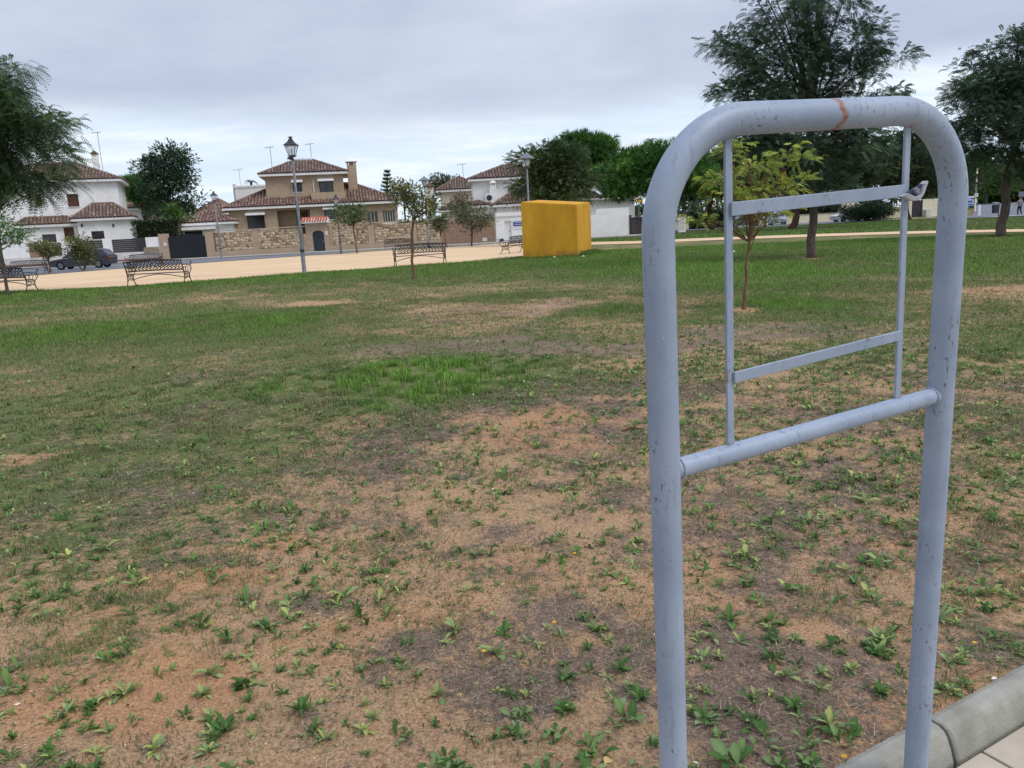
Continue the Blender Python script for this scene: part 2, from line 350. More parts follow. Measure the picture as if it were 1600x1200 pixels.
def fields(x, y):
    d = np.hypot(x, y)
    a = fbm(x * .5 + 3, y * .5, 4); b = fbm(x * 1.9, y * 1.9 + 9, 3); c = fbm(x * 6, y * 6, 3); e = fbm(x * 1.3 + 40, y * 1.3 + 70, 4)
    g = np.interp(d, [1.5, 2.6, 3.6, 5, 8, 12, 18, 25, 34, 60], [.06, .16, .38, .64, .78, .76, .82, .90, .97, .92])
    g = g + .20 * sstep(0, -2.5, x) * sstep(2.8, 4., d) * (1 - sstep(11, 15, d)) - .10 * sstep(.5, 2.5, x) * sstep(3, 4, d) * (1 - sstep(9, 12, d))
    g = g + (a - .5) * 1.0 + (b - .5) * .7
    lush = np.interp(d, [1, 6, 12, 22, 30, 34], [0, .05, .15, .25, .55, .7]) + (a - .5) * .7 + (b - .5) * .4
    lit = .39 + (e - .5) * 1.5 + (c - .5) * 1.0 - .35 * sstep(9, 20, d)
    org = .42 + (b - .5) * 1.4 + (a - .5) * .6
    for (cx, cy, rx, ry), (l_, g_, i_, o_) in PATCH:
        r = np.sqrt(((x - cx) / rx) ** 2 + ((y - cy) / ry) ** 2) + (b - .5) * 1.1 + (c - .5) * .5
        k = 1 - sstep(.35, 1.45, r)
        lush = lush + k * l_; g = g + k * g_; lit = lit + k * i_; org = org + k * o_
    return np.clip(g, 0, 1), np.clip(lush, 0, 1), np.clip(lit, 0, 1), np.clip(org, 0, 1)

def groundmat():
    m, t, b = material('lawn_soil')
    a = nn(t, 'ShaderNodeVertexColor'); a.layer_name = 'Col'; sp = nn(t, 'ShaderNodeSeparateColor'); t.links.new(a.outputs[0], sp.inputs[0])
    tcn = nn(t, 'ShaderNodeTexCoord'); P = tcn.outputs['Object']
    def noise(s, dt=6., ro=.65):
        n = nn(t, 'ShaderNodeTexNoise', Scale=s, Detail=dt, Roughness=ro); t.links.new(P, n.inputs['Vector']); return n.outputs[0]
    def ma(op, x, y):
        n = nn(t, 'ShaderNodeMath', operation=op)
        for i, v in enumerate((x, y)):
            if isinstance(v, (int, float)): n.inputs[i].default_value = v
            else: t.links.new(v, n.inputs[i])
        return n.outputs[0]
    def mr(x, lo, hi):
        n = nn(t, 'ShaderNodeMapRange'); n.interpolation_type = 'SMOOTHSTEP'; t.links.new(x, n.inputs[0]); n.inputs[1].default_value = lo; n.inputs[2].default_value = hi; return n.outputs[0]
    def rm(x, st):
        r = nn(t, 'ShaderNodeValToRGB'); e = r.color_ramp.elements
        while len(e) < len(st): e.new(.5)
        for i, (p, c) in enumerate(st): e[i].position = p; e[i].color = (*c, 1)
        t.links.new(x, r.inputs[0]); return r.outputs[0]
    def mix(f, x, y):
        n = nn(t, 'ShaderNodeMix', data_type='RGBA'); t.links.new(f, n.inputs[0]); t.links.new(x, n.inputs[6]); t.links.new(y, n.inputs[7]); return n.outputs[2]
    f90 = noise(95., 8., .75); f25 = noise(26.); f6 = noise(6.); f1 = noise(1.2)
    tan = rm(f90, [(.30, S(100, 78, 60)), (.44, S(150, 120, 91)), (.56, S(182, 149, 115)), (.72, S(210, 182, 148))])
    ora = rm(f90, [(.30, S(108, 78, 58)), (.46, S(164, 122, 90)), (.58, S(188, 146, 110)), (.74, S(210, 172, 138))])
    soil = mix(mr(ma('ADD', sp.outputs[2], ma('MULTIPLY', ma('SUBTRACT', f6, .5), 1.3)), .35, 1.15), tan, ora)
    lit = rm(f90, [(.32, S(74, 62, 54)), (.46, S(114, 97, 84)), (.58, S(142, 122, 106)), (.74, S(176, 154, 134))])
    c1 = mix(mr(ma('ADD', sp.outputs[1], ma('ADD', ma('MULTIPLY', ma('SUBTRACT', f25, .5), 2.0), ma('MULTIPLY', ma('SUBTRACT', f6, .5), 1.4))), .34, .92), soil, lit)
    grn = rm(f90, [(.30, S(54, 62, 36)), (.45, S(80, 92, 52)), (.57, S(102, 112, 66)), (.74, S(136, 134, 92))])
    c2 = mix(mr(ma('ADD', ma('MULTIPLY', sp.outputs[0], .95), ma('ADD', ma('MULTIPLY', ma('SUBTRACT', f25, .5), 1.9), ma('MULTIPLY', ma('SUBTRACT', f6, .5), 1.2))), .40, 1.0), c1, grn)
    t.links.new(c2, b.inputs['Base Color']); b.inputs['Roughness'].default_value = .95; b.inputs['Specular IOR Level'].default_value = .15
    bp = nn(t, 'ShaderNodeBump', Strength=.7, Distance=.012); t.links.new(ma('ADD', f90, ma('MULTIPLY', f25, .8)), bp.inputs['Height']); t.links.new(bp.outputs[0], b.inputs['Normal'])
    return m
GROUND = groundmat()
def build_ground():
    th = np.concatenate([np.linspace(-52, 52, 420), np.linspace(52, 308, 42)[1:-1]]) * PI / 180
    rr = np.concatenate([[.02], np.geomspace(.5, 16, 300), np.geomspace(16, 900, 110)[1:]])
    R_, T_ = np.meshgrid(rr, th, indexing='ij'); X = R_ * np.sin(T_); Y = R_ * np.cos(T_)
    Z = gz(X, Y); g, l, li, o = fields(X, Y)
    nr, nc = X.shape; idx = np.arange(nr * nc).reshape(nr, nc); nx = np.roll(idx, -1, axis=1)
    Q = np.stack([idx[:-1], nx[:-1], nx[1:], idx[1:]], -1).reshape(-1, 4)
    Q = Q[:, ::-1]
    V = np.stack([X, Y, Z], -1).reshape(-1, 3)
    return tag(npmesh('ground', V, Q, np.stack([g, li, o], -1).reshape(-1, 3), GROUND, smooth=True), kind='structure')
build_ground()

def sheet(name, pts, mat, z=.02, kind='structure', sub=0):
    """flat outline laid just above the ground"""
    bm = bmesh.new(); vs = [bm.verts.new((p[0], p[1], z + float(rise(np.array(p[0]), np.array(p[1]))))) for p in pts]
    bm.faces.new(vs); bmesh.ops.triangulate(bm, faces=bm.faces)
    bm.normal_update()
    for f in bm.faces:
        if f.normal.z < 0: f.normal_flip()
    me = bpy.data.meshes.new(name); bm.to_mesh(me); bm.free()
    return tag(link(me, name, mat), kind=kind)
SAND = pm('plaza_sand', S(220, 190, 152), S(204, 172, 136), .55, .95, .25, 60, c3=S(228, 202, 168), stretch=(.35, 1, 1))
near_e = [gnd(*p) for p in [(-160, 468), (-60, 461), (0, 457), (100, 453), (200, 448), (310, 440), (400, 433), (476, 427), (560, 422), (640, 416), (700, 412), (760, 407), (815, 402), (870, 393), (924, 383), (1000, 381), (1100, 376.5), (1200, 373), (1300, 369.5), (1400, 366.5), (1500, 364.5), (1620, 362.5), (1750, 358.5)]]
far_e = [gnd(*p) for p in [(1750, 354), (1620, 358.5), (1500, 360.5), (1400, 362.5), (1300, 365.5), (1200, 369), (1100, 372.5), (1000, 377), (924, 378.5), (790, 380.5), (700, 386.5), (600, 392), (480, 400), (320, 411), (180, 421), (60, 430.5), (-60, 438), (-160, 444)]]
def strip(name, A, B, mat, z, n=60):
    """a band between two edges, both running left to right"""
    def rs(pl):
        d = np.cumsum([0] + [(q - p).length for p, q in zip(pl, pl[1:])]); t = np.linspace(0, d[-1], n)
        return np.stack([np.interp(t, d, [p.x for p in pl]), np.interp(t, d, [p.y for p in pl])], -1)
    a_, b_ = rs(A), rs(B); V = [(*p, z + float(rise(*p))) for p in a_] + [(*p, z + float(rise(*p))) for p in b_]
    return tag(npmesh(name, V, [(i, i + 1, n + i + 1, n + i) for i in range(n - 1)], None, mat), kind='structure')
strip('plaza_sand', near_e[:15], far_e[8:][::-1], SAND, .02)
strip('sand_path', near_e[14:], far_e[:9][::-1], SAND, .028)
fe = [gnd(*p) for p in [(-160, 444), (-60, 438), (60, 430.5), (180, 421), (320, 411), (480, 400), (560, 395)]]
STREET_FAR = 70.2
sheet('street', [(p.x, p.y + 2.4) for p in fe] + [(-18, STREET_FAR), (-90, STREET_FAR)], ASPH, .015)
mb = MB(); mb.box(-90, 14, STREET_FAR, 73.9, -.05, .14); tag(mb.build('pavement_far', KERBM), kind='structure')
mb = MB(); mb.box(-90, -17, STREET_FAR - .25, STREET_FAR, -.05, .13); tag(mb.build('kerb_far', CONC), kind='structure')
# street behind the right-hand lawn, and the road that climbs away at the far right
sheet('street_right', [(13, 86), (43, 83), (43, 95), (13, 97)], ASPH, .03)
def grid_sheet(name, x0, x1, y0, y1, mat, z, n=24, m=24, fx=None):
    xs = np.linspace(0, 1, n); ys = np.linspace(y0, y1, m); V = []
    for yy in ys:
        a, b = (x0, x1) if fx is None else fx(yy)
        for k in xs: x = a + (b - a) * k; V.append((x, yy, z + float(rise(np.array(x), np.array(yy)))))
    Q = [(j * n + i, j * n + i + 1, (j + 1) * n + i + 1, (j + 1) * n + i) for j in range(m - 1) for i in range(n - 1)]
    return tag(npmesh(name, V, Q, None, mat), kind='structure')
grid_sheet('road', 0, 0, 70, 152, ASPH, .05, fx=lambda y: (y * .600 if y > 84 else 43.5 + (84 - y) * .02, y * .86))
grid_sheet('pavement_right', 0, 0, 67.6, 69.9, KERBM, .12, 20, 4, fx=lambda y: (43, 66))
mb = MB()
for k in range(14):
    y0 = 84 + k * 4.6; x0 = y0 * .607; x1 = (y0 + 2.6) * .607; zz = float(rise(np.array(x0), np.array(y0))); z1 = float(rise(np.array(x1), np.array(y0 + 2.6)))
    mb.add([(x0, y0, zz + .06), (x0 + .35, y0, zz + .06), (x1 + .35, y0 + 2.6, z1 + .06), (x1, y0 + 2.6, z1 + .06)], [(0, 1, 2, 3)])
tag(mb.build('road_marking', PAINTW), kind='structure')
mb = MB()
for (a, b) in (((44.6, 76), (47.5, 88)), ((47.5, 88), (53.5, 96))):
    mb.add([(a[0], a[1], .075), (a[0] + .22, a[1], .075), (b[0] + .22, b[1], .085), (b[0], b[1], .085)], [(0, 1, 2, 3)])
tag(mb.build('road_marking', PAINTW), kind='structure')

# ---------------------------------------------------------------- kerb and paving slabs in front
def kp(t, s, z): return (KA[0] + KT[0] * t + KN[0] * s, KA[1] + KT[1] * t + KN[1] * s, z)
kerb = empty('kerb', kp(0, .05, -.08)); tag(kerb, kind='structure')
JOINT = .386                                   # where the joint between two kerb stones shows
prof = [(-.02, -.10), (-.02, .012), (.0, .022), (.028, .022), (.046, .014), (.056, .0), (.068, -.030), (.078, -.066), (.078, -.12)]
mb0 = None
for k in range(-6, 9):
    t0 = JOINT + k * .50 + .003; t1 = t0 + .494
    dz = random.uniform(-.004, .004); ds = random.uniform(-.004, .004)
    m_ = MB(); ts = [t0, t0 + .006, (t0 + t1) / 2, t1 - .006, t1]; vs = []; fs = []; n = len(prof)
    for i, t in enumerate(ts):
        for (s_, z_) in prof:
            q = .004 if i in (0, 4) else 0
            vs.append(kp(t, s_ + ds - (q if s_ > 0 else 0), z_ + dz - (q if z_ > -.05 else 0)))
    for i in range(4):
        for j in range(n - 1): fs.append((i * n + j, i * n + j + 1, (i + 1) * n + j + 1, (i + 1) * n + j))
    fs += [tuple(range(n)), tuple(range(5 * n - 1, 4 * n - 1, -1))]
    m_.add(vs, fs); m_.build('kerb_stone', CONC, kerb, smooth=False)
pav = empty('pavement', kp(0, .5, -.08)); tag(pav, kind='structure')
mb = MB(); mb.prism([kp(-4.5, .082, -.085), kp(4.8, .082, -.085), kp(4.8, 2.4, -.085), kp(-4.5, 2.4, -.085)], (0, 0, -.05)); mb.build('slab_bed', pm('slab_joint_dirt', S(96, 76, 60), S(70, 54, 44), 20, .95, .3), pav)
for i in range(-11, 12):
    for j in range(0, 5):
        t0 = JOINT + .09 + i * .40; s0 = .090 + j * .40; dz = random.uniform(-.003, .003)
        m_ = MB(); m_.prism([kp(t0 + .004, s0 + .004, -.058 + dz), kp(t0 + .396, s0 + .004, -.058 + dz), kp(t0 + .396, s0 + .396, -.058 + dz), kp(t0 + .004, s0 + .396, -.058 + dz)], (0, 0, -.025))
        m_.build('paving_slab', PAVE, pav, bevel=.004)

# ================================================================== sign frame in front
def build_frame():
    K = .918                                    # fitted pose, pipe 55 mm
    O = CAM + (Vector((.2915, 1.4431, .9624)) - CAM) * K
    yaw, tilt, lean, wd, hh = .4503, .0473, .0368, .8226 * K, .6541 * K
    U = Vector((math.cos(yaw) * math.cos(tilt), math.sin(yaw) * math.cos(tilt), math.sin(tilt)))
    Nn = Vector((-math.sin(yaw), math.cos(yaw), 0)); V = U.cross(Nn).normalized(); V = V * math.cos(lean) + U.cross(V) * math.sin(lean)
    Wn = U.cross(V).normalized()                # towards the viewer
    def pt(u, v, d=0): return O + U * u + V * v + Wn * d
    def fr(px, py):                             # frame coordinates of a point of the frame's plane
        d = ray(px, py); t = (O - CAM).dot(Wn) / d.dot(Wn); q = CAM + d * t - O; return q.dot(U), q.dot(V)
    R = .0275
    vL = -(O.z + .11) / V.z; vR = -((O + U * wd).z + .11) / V.z
    root = empty('sign_stand', pt(wd / 2, vL), 'grey-blue painted tubular steel sign stand left empty at the kerb', 'sign stand')
    rad = .185
    path = []; step = .006
    def seg(a, b):
        n = max(2, int((Vector(b) - Vector(a)).length / step)); return [(a[0] + (b[0] - a[0]) * i / n, a[1] + (b[1] - a[1]) * i / n) for i in range(n)]
    path += seg((0, vL), (0, hh - rad))
    path += [(rad - rad * math.cos(a), hh - rad + rad * math.sin(a)) for a in np.linspace(0, PI / 2, 40)[:-1]]
    path += seg((rad, hh), (wd - rad, hh))
    path += [(wd - rad + rad * math.sin(a), hh - rad + rad * math.cos(a)) for a in np.linspace(0, PI / 2, 40)[:-1]]
    path += seg((wd, hh - rad), (wd, vR)) + [(wd, vR)]
    n = 48; Vs = []; Cs = []
    ring = fr(1297, 176)[0]
    welds = [(fr(1137, 222), .022), (fr(1418, 200), .02), ((0 + R, 0), .012), ((wd - R, 0), .012)]
    P3 = [pt(u, v) for u, v in path]
    for i, (u, v) in enumerate(path):
        t = (P3[min(i + 1, len(P3) - 1)] - P3[max(i - 1, 0)]).normalized(); a1 = t.cross(Wn).normalized()
        for k in range(n):
            an = 2 * PI * k / n
            q = P3[i] + (a1 * math.cos(an) + Wn * math.sin(an)) * (R * (1 + .004 * math.sin(9 * u + 5 * v + an)))
            Vs.append(q)
            lu = (q - O).dot(U); lv = (q - O).dot(V)
            rust = 0
            if lv > hh - .05:
                wob = .009 * (math.sin(an + .5) - .2) + .003 * math.sin(an * 6)
                rust = max(0, 1 - abs(lu - ring - wob) / .019)
            for (c, r_) in welds:
                dd = math.hypot(lu - c[0], lv - c[1]); rust = max(rust, .8 * max(0, 1 - dd / r_))
            scr = max(0, 1 - abs(an - (PI / 2 + 1.02)) / .16) * 1.0 if (u > wd - .01 and .10 < v < .42) else 0     # long scratch on the far post
            if u < .01: scr = max(scr, .58 * max(0, 1 - abs(an - 2.55) / .35))
            Cs.append((rust, scr, 0))
    m = len(path); Q = [(i * n + k, i * n + (k + 1) % n, (i + 1) * n + (k + 1) % n, (i + 1) * n + k) for i in range(m - 1) for k in range(n)]
    # worn paint
    pmn, t, b = material('worn_frame_paint')
    tcn = nn(t, 'ShaderNodeTexCoord'); P = tcn.outputs['Object']
    def noise(s, dt=5., st=None):
        x = nn(t, 'ShaderNodeTexNoise', Scale=s, Detail=dt, Roughness=.6)
        if st: mp_ = nn(t, 'ShaderNodeMapping'); mp_.inputs['Scale'].default_value = st; t.links.new(P, mp_.inputs[0]); t.links.new(mp_.outputs[0], x.inputs['Vector'])
        else: t.links.new(P, x.inputs['Vector'])
        return x.outputs[0]
    def rr(x, lo, hi):
        q = nn(t, 'ShaderNodeMapRange'); t.links.new(x, q.inputs[0]); q.inputs[1].default_value = lo; q.inputs[2].default_value = hi; return q.outputs[0]
    def rmp(x, a, bb, p0=.35, p1=.65):
        q = nn(t, 'ShaderNodeValToRGB'); e = q.color_ramp.elements; e[0].position = p0; e[0].color = (*a, 1); e[1].position = p1; e[1].color = (*bb, 1); t.links.new(x, q.inputs[0]); return q.outputs[0]
    def mix(f, x, y):
        q = nn(t, 'ShaderNodeMix', data_type='RGBA'); t.links.new(f, q.inputs[0]); t.links.new(x, q.inputs[6])
        if isinstance(y, tuple): q.inputs[7].default_value = (*y, 1)
        else: t.links.new(y, q.inputs[7])
        return q.outputs[2]
    def ml(x, y, op='MULTIPLY'):
        q = nn(t, 'ShaderNodeMath', operation=op); t.links.new(x, q.inputs[0])
        if isinstance(y, (int, float)): q.inputs[1].default_value = y
        else: t.links.new(y, q.inputs[1])
        return q.outputs[0]
    base = rmp(noise(5., 4.), S(133, 146, 165), S(151, 163, 180))
    base = mix(rr(noise(60., 4., (1, 1, .12)), .56, .74), base, S(130, 141, 160))
    zone = rr(noise(7., 3.), .46, .62)
    chips = ml(rr(noise(120., 3., (1, 1, .45)), .605, .645), zone)
    specks = rr(noise(330., 2.), .70, .74)
    base = mix(ml(chips, .8), base, S(74, 78, 88)); base = mix(ml(specks, .75), base, S(86, 88, 98))
    base = mix(rr(noise(210., 2., (1.6, 1, .8)), .72, .76), base, S(205, 208, 216))
    vc = nn(t, 'ShaderNodeVertexColor'); vc.layer_name = 'Col'; sp = nn(t, 'ShaderNodeSeparateColor'); t.links.new(vc.outputs[0], sp.inputs[0])
    sc_ = rr(ml(sp.outputs[1], ml(noise(60., 4., (1, 1, .10)), .75, 'ADD')), .66, .80); base = mix(sc_, base, S(78, 80, 90))
    rs = rr(ml(sp.outputs[0], ml(noise(110., 5.), .45, 'ADD')), .34, .80)
    base = mix(rs, base, rmp(noise(160.), S(104, 66, 50), S(166, 128, 104)))
    t.links.new(base, b.inputs['Base Color']); b.inputs['Roughness'].default_value = .46; b.inputs['Specular IOR Level'].default_value = .45
    bp = nn(t, 'ShaderNodeBump', Strength=.25, Distance=.002); t.links.new(ml(noise(90., 5.), ml(chips, -.6), 'ADD'), bp.inputs['Height']); t.links.new(bp.outputs[0], b.inputs['Normal'])
    npmesh('bent_pipe', Vs, Q, Cs, pmn, root, smooth=True)
    def vcol(o, f):
        me = o.data; ca = me.color_attributes.new('Col', 'FLOAT_COLOR', 'POINT')
        org = ORG[o.name]
        ca.data.foreach_set('color', np.array([(*f(v.co + org), 1) for v in me.vertices], dtype=np.float32).ravel())
    # lower rail
    rv = .0185; pts = [pt(R * .6 + (wd - 1.2 * R) * i / 60, 0) for i in range(61)]
    mb = MB(); mb.tube(pts, rv, 20); o = mb.build('lower_rail', pmn, root, smooth=True)
    wl = [fr(1141, 694), fr(1401.5, 618), (R, 0), (wd - R, 0)]
    vcol(o, lambda p: (max(.62 * max(0, 1 - math.hypot((p - O).dot(U) - q[0], (p - O).dot(V) - q[1] - .012) / .022) for q in wl), 0, 0))
    for uu in (R + .004, wd - R - .004):         # weld beads
        mb = MB(); ringp = [pt(uu, 0) + (V * math.cos(a) + Wn * math.sin(a)) * (rv + .001) for a in np.linspace(0, 2 * PI, 24)[:-1]]
        mb.tube(ringp, [.0020 + .0008 * math.sin(i * 2.3) for i in range(23)], 8, closed=True); o = mb.build('weld_bead', pmn, root, smooth=True); vcol(o, lambda p: (.12, 0, 0))
    # flat bars
    def flat(name, a, b_, wdt, th, d0, rust):
        A = Vector(pt(a[0], a[1], d0)); B = Vector(pt(b_[0], b_[1], d0)); t_ = (B - A).normalized(); s_ = t_.cross(Wn).normalized()
        mb = MB(); ns = 40; vs = []; fs = []
        for i in range(ns + 1):
            c = A.lerp(B, i / ns)
            vs += [c - s_ * wdt / 2 - Wn * th / 2, c + s_ * wdt / 2 - Wn * th / 2, c + s_ * wdt / 2 + Wn * th / 2, c - s_ * wdt / 2 + Wn * th / 2]
        for i in range(ns):
            for k in range(4): fs.append((i * 4 + k, i * 4 + (k + 1) % 4, i * 4 + 4 + (k + 1) % 4, i * 4 + 4 + k))
        fs += [(3, 2, 1, 0), tuple(range(ns * 4, ns * 4 + 4))]
        mb.add(vs, fs); o = mb.build(name, pmn, root, bevel=.0012)
        vcol(o, lambda p: (max([0] + [q[2] * max(0, 1 - (p - Vector(pt(q[0], q[1], d0))).length / .02) for q in rust]), 0, 0))
        return o
    lt = fr(1137, 219); lb = fr(1141, 694); rt = fr(1418, 197); rb = fr(1402, 616)
    h1l = fr(1138, 327); h1r = fr(1409, 298); h2l = fr(1143, 589); h2r = fr(1403, 523)
    flat('upright_bar', (lb[0], rv * .8), (lt[0], hh - R * .8), .0158, .006, 0, [(lb[0], rv, .8), (lt[0], hh - R, .9), (h1l[0] - .01, h1l[1], .75), (h2l[0] - .01, h2l[1], .95)])
    flat('upright_bar', (rb[0], rv * .8), (rt[0], hh - R * .8), .0158, .006, 0, [(rb[0], rv, .8), (rt[0], hh - R, .8), (h2r[0], h2r[1], .9)])
    flat('cross_bar', h1l, (h1r[0], h1r[1]), .0235, .006, .0063, [(h1l[0], h1l[1], .6)])
    flat('cross_bar', h2l, (h2r[0], h2r[1]), .0205, .006, .0063, [(h2l[0], h2l[1], .8), (h2r[0], h2r[1], .8)])
    # boat-shaped catch on the far upright
    outer = [(1393, 307.5), (1399, 309.5), (1405, 314), (1411, 315.5), (1418, 315.3), (1424, 312.5), (1429, 306), (1432, 298), (1434.5, 290), (1437.5, 282.5), (1434.5, 282.2)]
    inner = [(1430, 286.5), (1428, 293), (1425.5, 300), (1422.5, 305.5), (1418, 308.8), (1413.5, 308.3), (1408.5, 305.5), (1401.5, 303)]
    ctr = lambda q: (1417 + (q[0] - 1417) * .92, 299 + (q[1] - 299) * .92)
    mb = MB(); o2 = [fr(*ctr(p)) for p in outer]; i2 = [fr(*ctr(p)) for p in inner]
    ns = 24
    def resamp(pl):
        d = [0]
        for a, b_ in zip(pl, pl[1:]): d.append(d[-1] + math.hypot(a[0] - b_[0], a[1] - b_[1]))
        return [(float(np.interp(k / (ns - 1) * d[-1], d, [p[0] for p in pl])), float(np.interp(k / (ns - 1) * d[-1], d, [p[1] for p in pl]))) for k in range(ns)]
    oa = resamp(o2); ia = resamp(i2[::-1])
    vs = []; fs = []
    for k in range(ns):
        vs += [pt(*oa[k], .012), pt(*oa[k], .022), pt(*ia[k], .024), pt(*ia[k], .012)]
    for k in range(ns - 1):
        for j in range(4): fs.append((k * 4 + j, k * 4 + (j + 1) % 4, k * 4 + 4 + (j + 1) % 4, k * 4 + 4 + j))
    fs += [(0, 1, 2, 3), tuple(range(ns * 4 - 1, ns * 4 - 5, -1))]
    mb.add(vs, fs); c_ = mb.build('catch_rim', pm('catch_white', S(176, 178, 182), S(150, 153, 160), 60, .5, .1), root, smooth=False, bevel=.0012)
    mb = MB(); mb.prism([pt(*p, .013) for p in [fr(*ctr(q)) for q in inner] + [fr(1398, 306)]], Wn * .004); mb.build('catch_plate', pm('catch_blue', S(52, 66, 98), S(38, 48, 74), 50, .5, .1), c_)
    cu, cv = fr(1418, 298.5); mb = MB(); mb.tube([pt(cu, cv, .014), pt(cu, cv, .021), pt(cu, cv, .0235)], [.0062, .0062, .005], 16); mb.build('bolt', pm('bolt_grey', S(140, 134, 140), S(112, 108, 116), 80, .5, .2), c_)
build_frame()

# ================================================================== grass, straw, weeds
PZ_N = np.array([(p.x, p.y) for p in near_e]); PZ_F = np.array([(p.x, p.y) for p in far_e[::-1]])
def on_lawn(x, y):
    """in front of the sand (plaza and path) and behind the kerb"""
    yn = np.interp(x, PZ_N[:, 0], PZ_N[:, 1])
    o = np.argsort(PZ_N[:, 0]); yn = np.interp(x, PZ_N[o, 0], PZ_N[o, 1])
    return (y < yn + .12) & (kerb_s(x, y) < -.02)
def wedge(n, d0, d1, a=50):
    r = np.sqrt(RNG.uniform(d0 * d0, d1 * d1, n)); t = np.radians(RNG.uniform(-a, a, n)); return r * np.sin(t), r * np.cos(t)
def pal(t, stops):
    p = [s[0] for s in stops]; c = np.array([s[1] for s in stops]); return np.stack([np.interp(t, p, c[:, k]) for k in range(3)], -1)
LUSHP = [(0, S(118, 128, 84)), (.35, S(108, 130, 70)), (.7, S(98, 136, 52)), (1, S(112, 150, 58))]
def blades(name, label, d0, d1, per, hscale, wmin, segs, far=False, power=1.0):
    area = .5 * math.radians(100) * (d1 * d1 - d0 * d0); n = int(area * per)
    x, y = wedge(n, d0, d1); g, l, li, o = fields(x, y)
    tuft = np.clip((fbm(x * 7 + 5, y * 7, 3) - .47) * 7 * power + .5 * (1 - power) + .0, 0, 1.3) if power > .4 else 1.0
    keep = on_lawn(x, y) & (RNG.random(n) < np.clip(g * 1.15 - .08, 0, 1) * tuft)
    x, y, g, l = x[keep], y[keep], g[keep], l[keep]; n = len(x); d = np.hypot(x, y)
    z = gz(x, y); h = hscale * RNG.uniform(.5, 1.25, n) * (.6 + 1.15 * l ** 1.6); az = RNG.uniform(0, 2 * PI, n); le = RNG.uniform(.25, 1.0, n)
    wd = np.maximum(wmin, d * .00085) * RNG.uniform(.7, 1.3, n)
    dx = np.cos(az); dy = np.sin(az); sx, sy = -dy, dx
    tcol = np.clip(l + RNG.normal(0, .13, n) + (fbm(x * 3.1 + 7, y * 3.1, 3) - .5) * .5, 0, 1); clump = .62 + .8 * fbm(x * 4.3 + 31, y * 4.3 + 3, 3)
    c = pal(tcol, LUSHP) * (RNG.uniform(.75, 1.2, n) * clump)[:, None]
    dry = RNG.random(n) < np.clip(.17 * (1 - l) * (fbm(x * 2.2 + 3, y * 2.2 + 60, 3) * 2.6 - .5) + .05, .03, .7); c[dry] = np.array(S(158, 138, 104)) * RNG.uniform(.6, 1.1, dry.sum())[:, None]
    b1 = np.stack([x - sx * wd / 2, y - sy * wd / 2, z - .005], -1); b2 = np.stack([x + sx * wd / 2, y + sy * wd / 2, z - .005], -1)
    tip = np.stack([x + dx * h * le, y + dy * h * le, z + h * np.sqrt(np.clip(1 - le * le * .8, .1, 1))], -1)
    if segs == 1:
        V = np.stack([b1, b2, tip], 1).reshape(-1, 3); Q = np.arange(3 * n).reshape(-1, 3); C = np.repeat(c, 3, 0)
    else:
        mx = x + dx * h * le * .35; my = y + dy * h * le * .35; mz = z + h * .62
        m1 = np.stack([mx - sx * wd * .42, my - sy * wd * .42, mz], -1); m2 = np.stack([mx + sx * wd * .42, my + sy * wd * .42, mz], -1)
        V = np.stack([b1, b2, m2, m1, tip], 1).reshape(-1, 3); k = np.arange(n)[:, None] * 5
        Q = np.concatenate([k + np.array([[0, 1, 2]]), k + np.array([[0, 2, 3]]), k + np.array([[3, 2, 4]])]); C = np.repeat(c, 5, 0)
    o = npmesh(name, V, Q, C, GRASS); return tag(o, label, 'grass', kind='stuff')
blades('grass', 'sparse short grass blades on the sandy soil near the kerb', 1.6, 4.2, 12000, .040, .0028, 2, power=1.0)
blades('grass', 'patchy green lawn grass in the middle of the park', 4.2, 9, 5200, .048, .0040, 2, power=.6)
blades('grass', 'short green lawn grass towards the far half of the lawn', 9, 17, 1900, .060, .007, 1, power=0)
blades('grass', 'bright green lawn grass along the edge of the sand plaza', 17, 40, 480, .075, .014, 1, power=0)
def verge():
    """grass bank beyond the sand path"""
    n = 90000; x = RNG.uniform(5, 62, n); y = RNG.uniform(34, 82, n)
    o = np.argsort(PZ_F[:, 0]); yf = np.interp(x, PZ_F[o, 0], PZ_F[o, 1]); k = (y > yf + .1) & ((x < 43) | (y < 67.4)); x, y = x[k], y[k]; n = len(x)
    h = RNG.uniform(.05, .12, n); az = RNG.uniform(0, 2 * PI, n); wd = .05
    V = np.stack([np.stack([x - np.sin(az) * wd, y + np.cos(az) * wd, 0 * x - .01], -1), np.stack([x + np.sin(az) * wd, y - np.cos(az) * wd, 0 * x - .01], -1), np.stack([x + np.cos(az) * h * .6, y + np.sin(az) * h * .6, h], -1)], 1).reshape(-1, 3)
    t = np.clip(fbm(x * .25, y * .25) * 1.5 - .35 + RNG.normal(0, .12, n), 0, 1); c = pal(t, LUSHP) * RNG.uniform(.7, 1.1, n)[:, None]
    tag(npmesh('grass', V, np.arange(3 * n).reshape(-1, 3), np.repeat(c, 3, 0), GRASS), 'green grass verge beyond the sandy path', 'grass', kind='stuff')
verge()
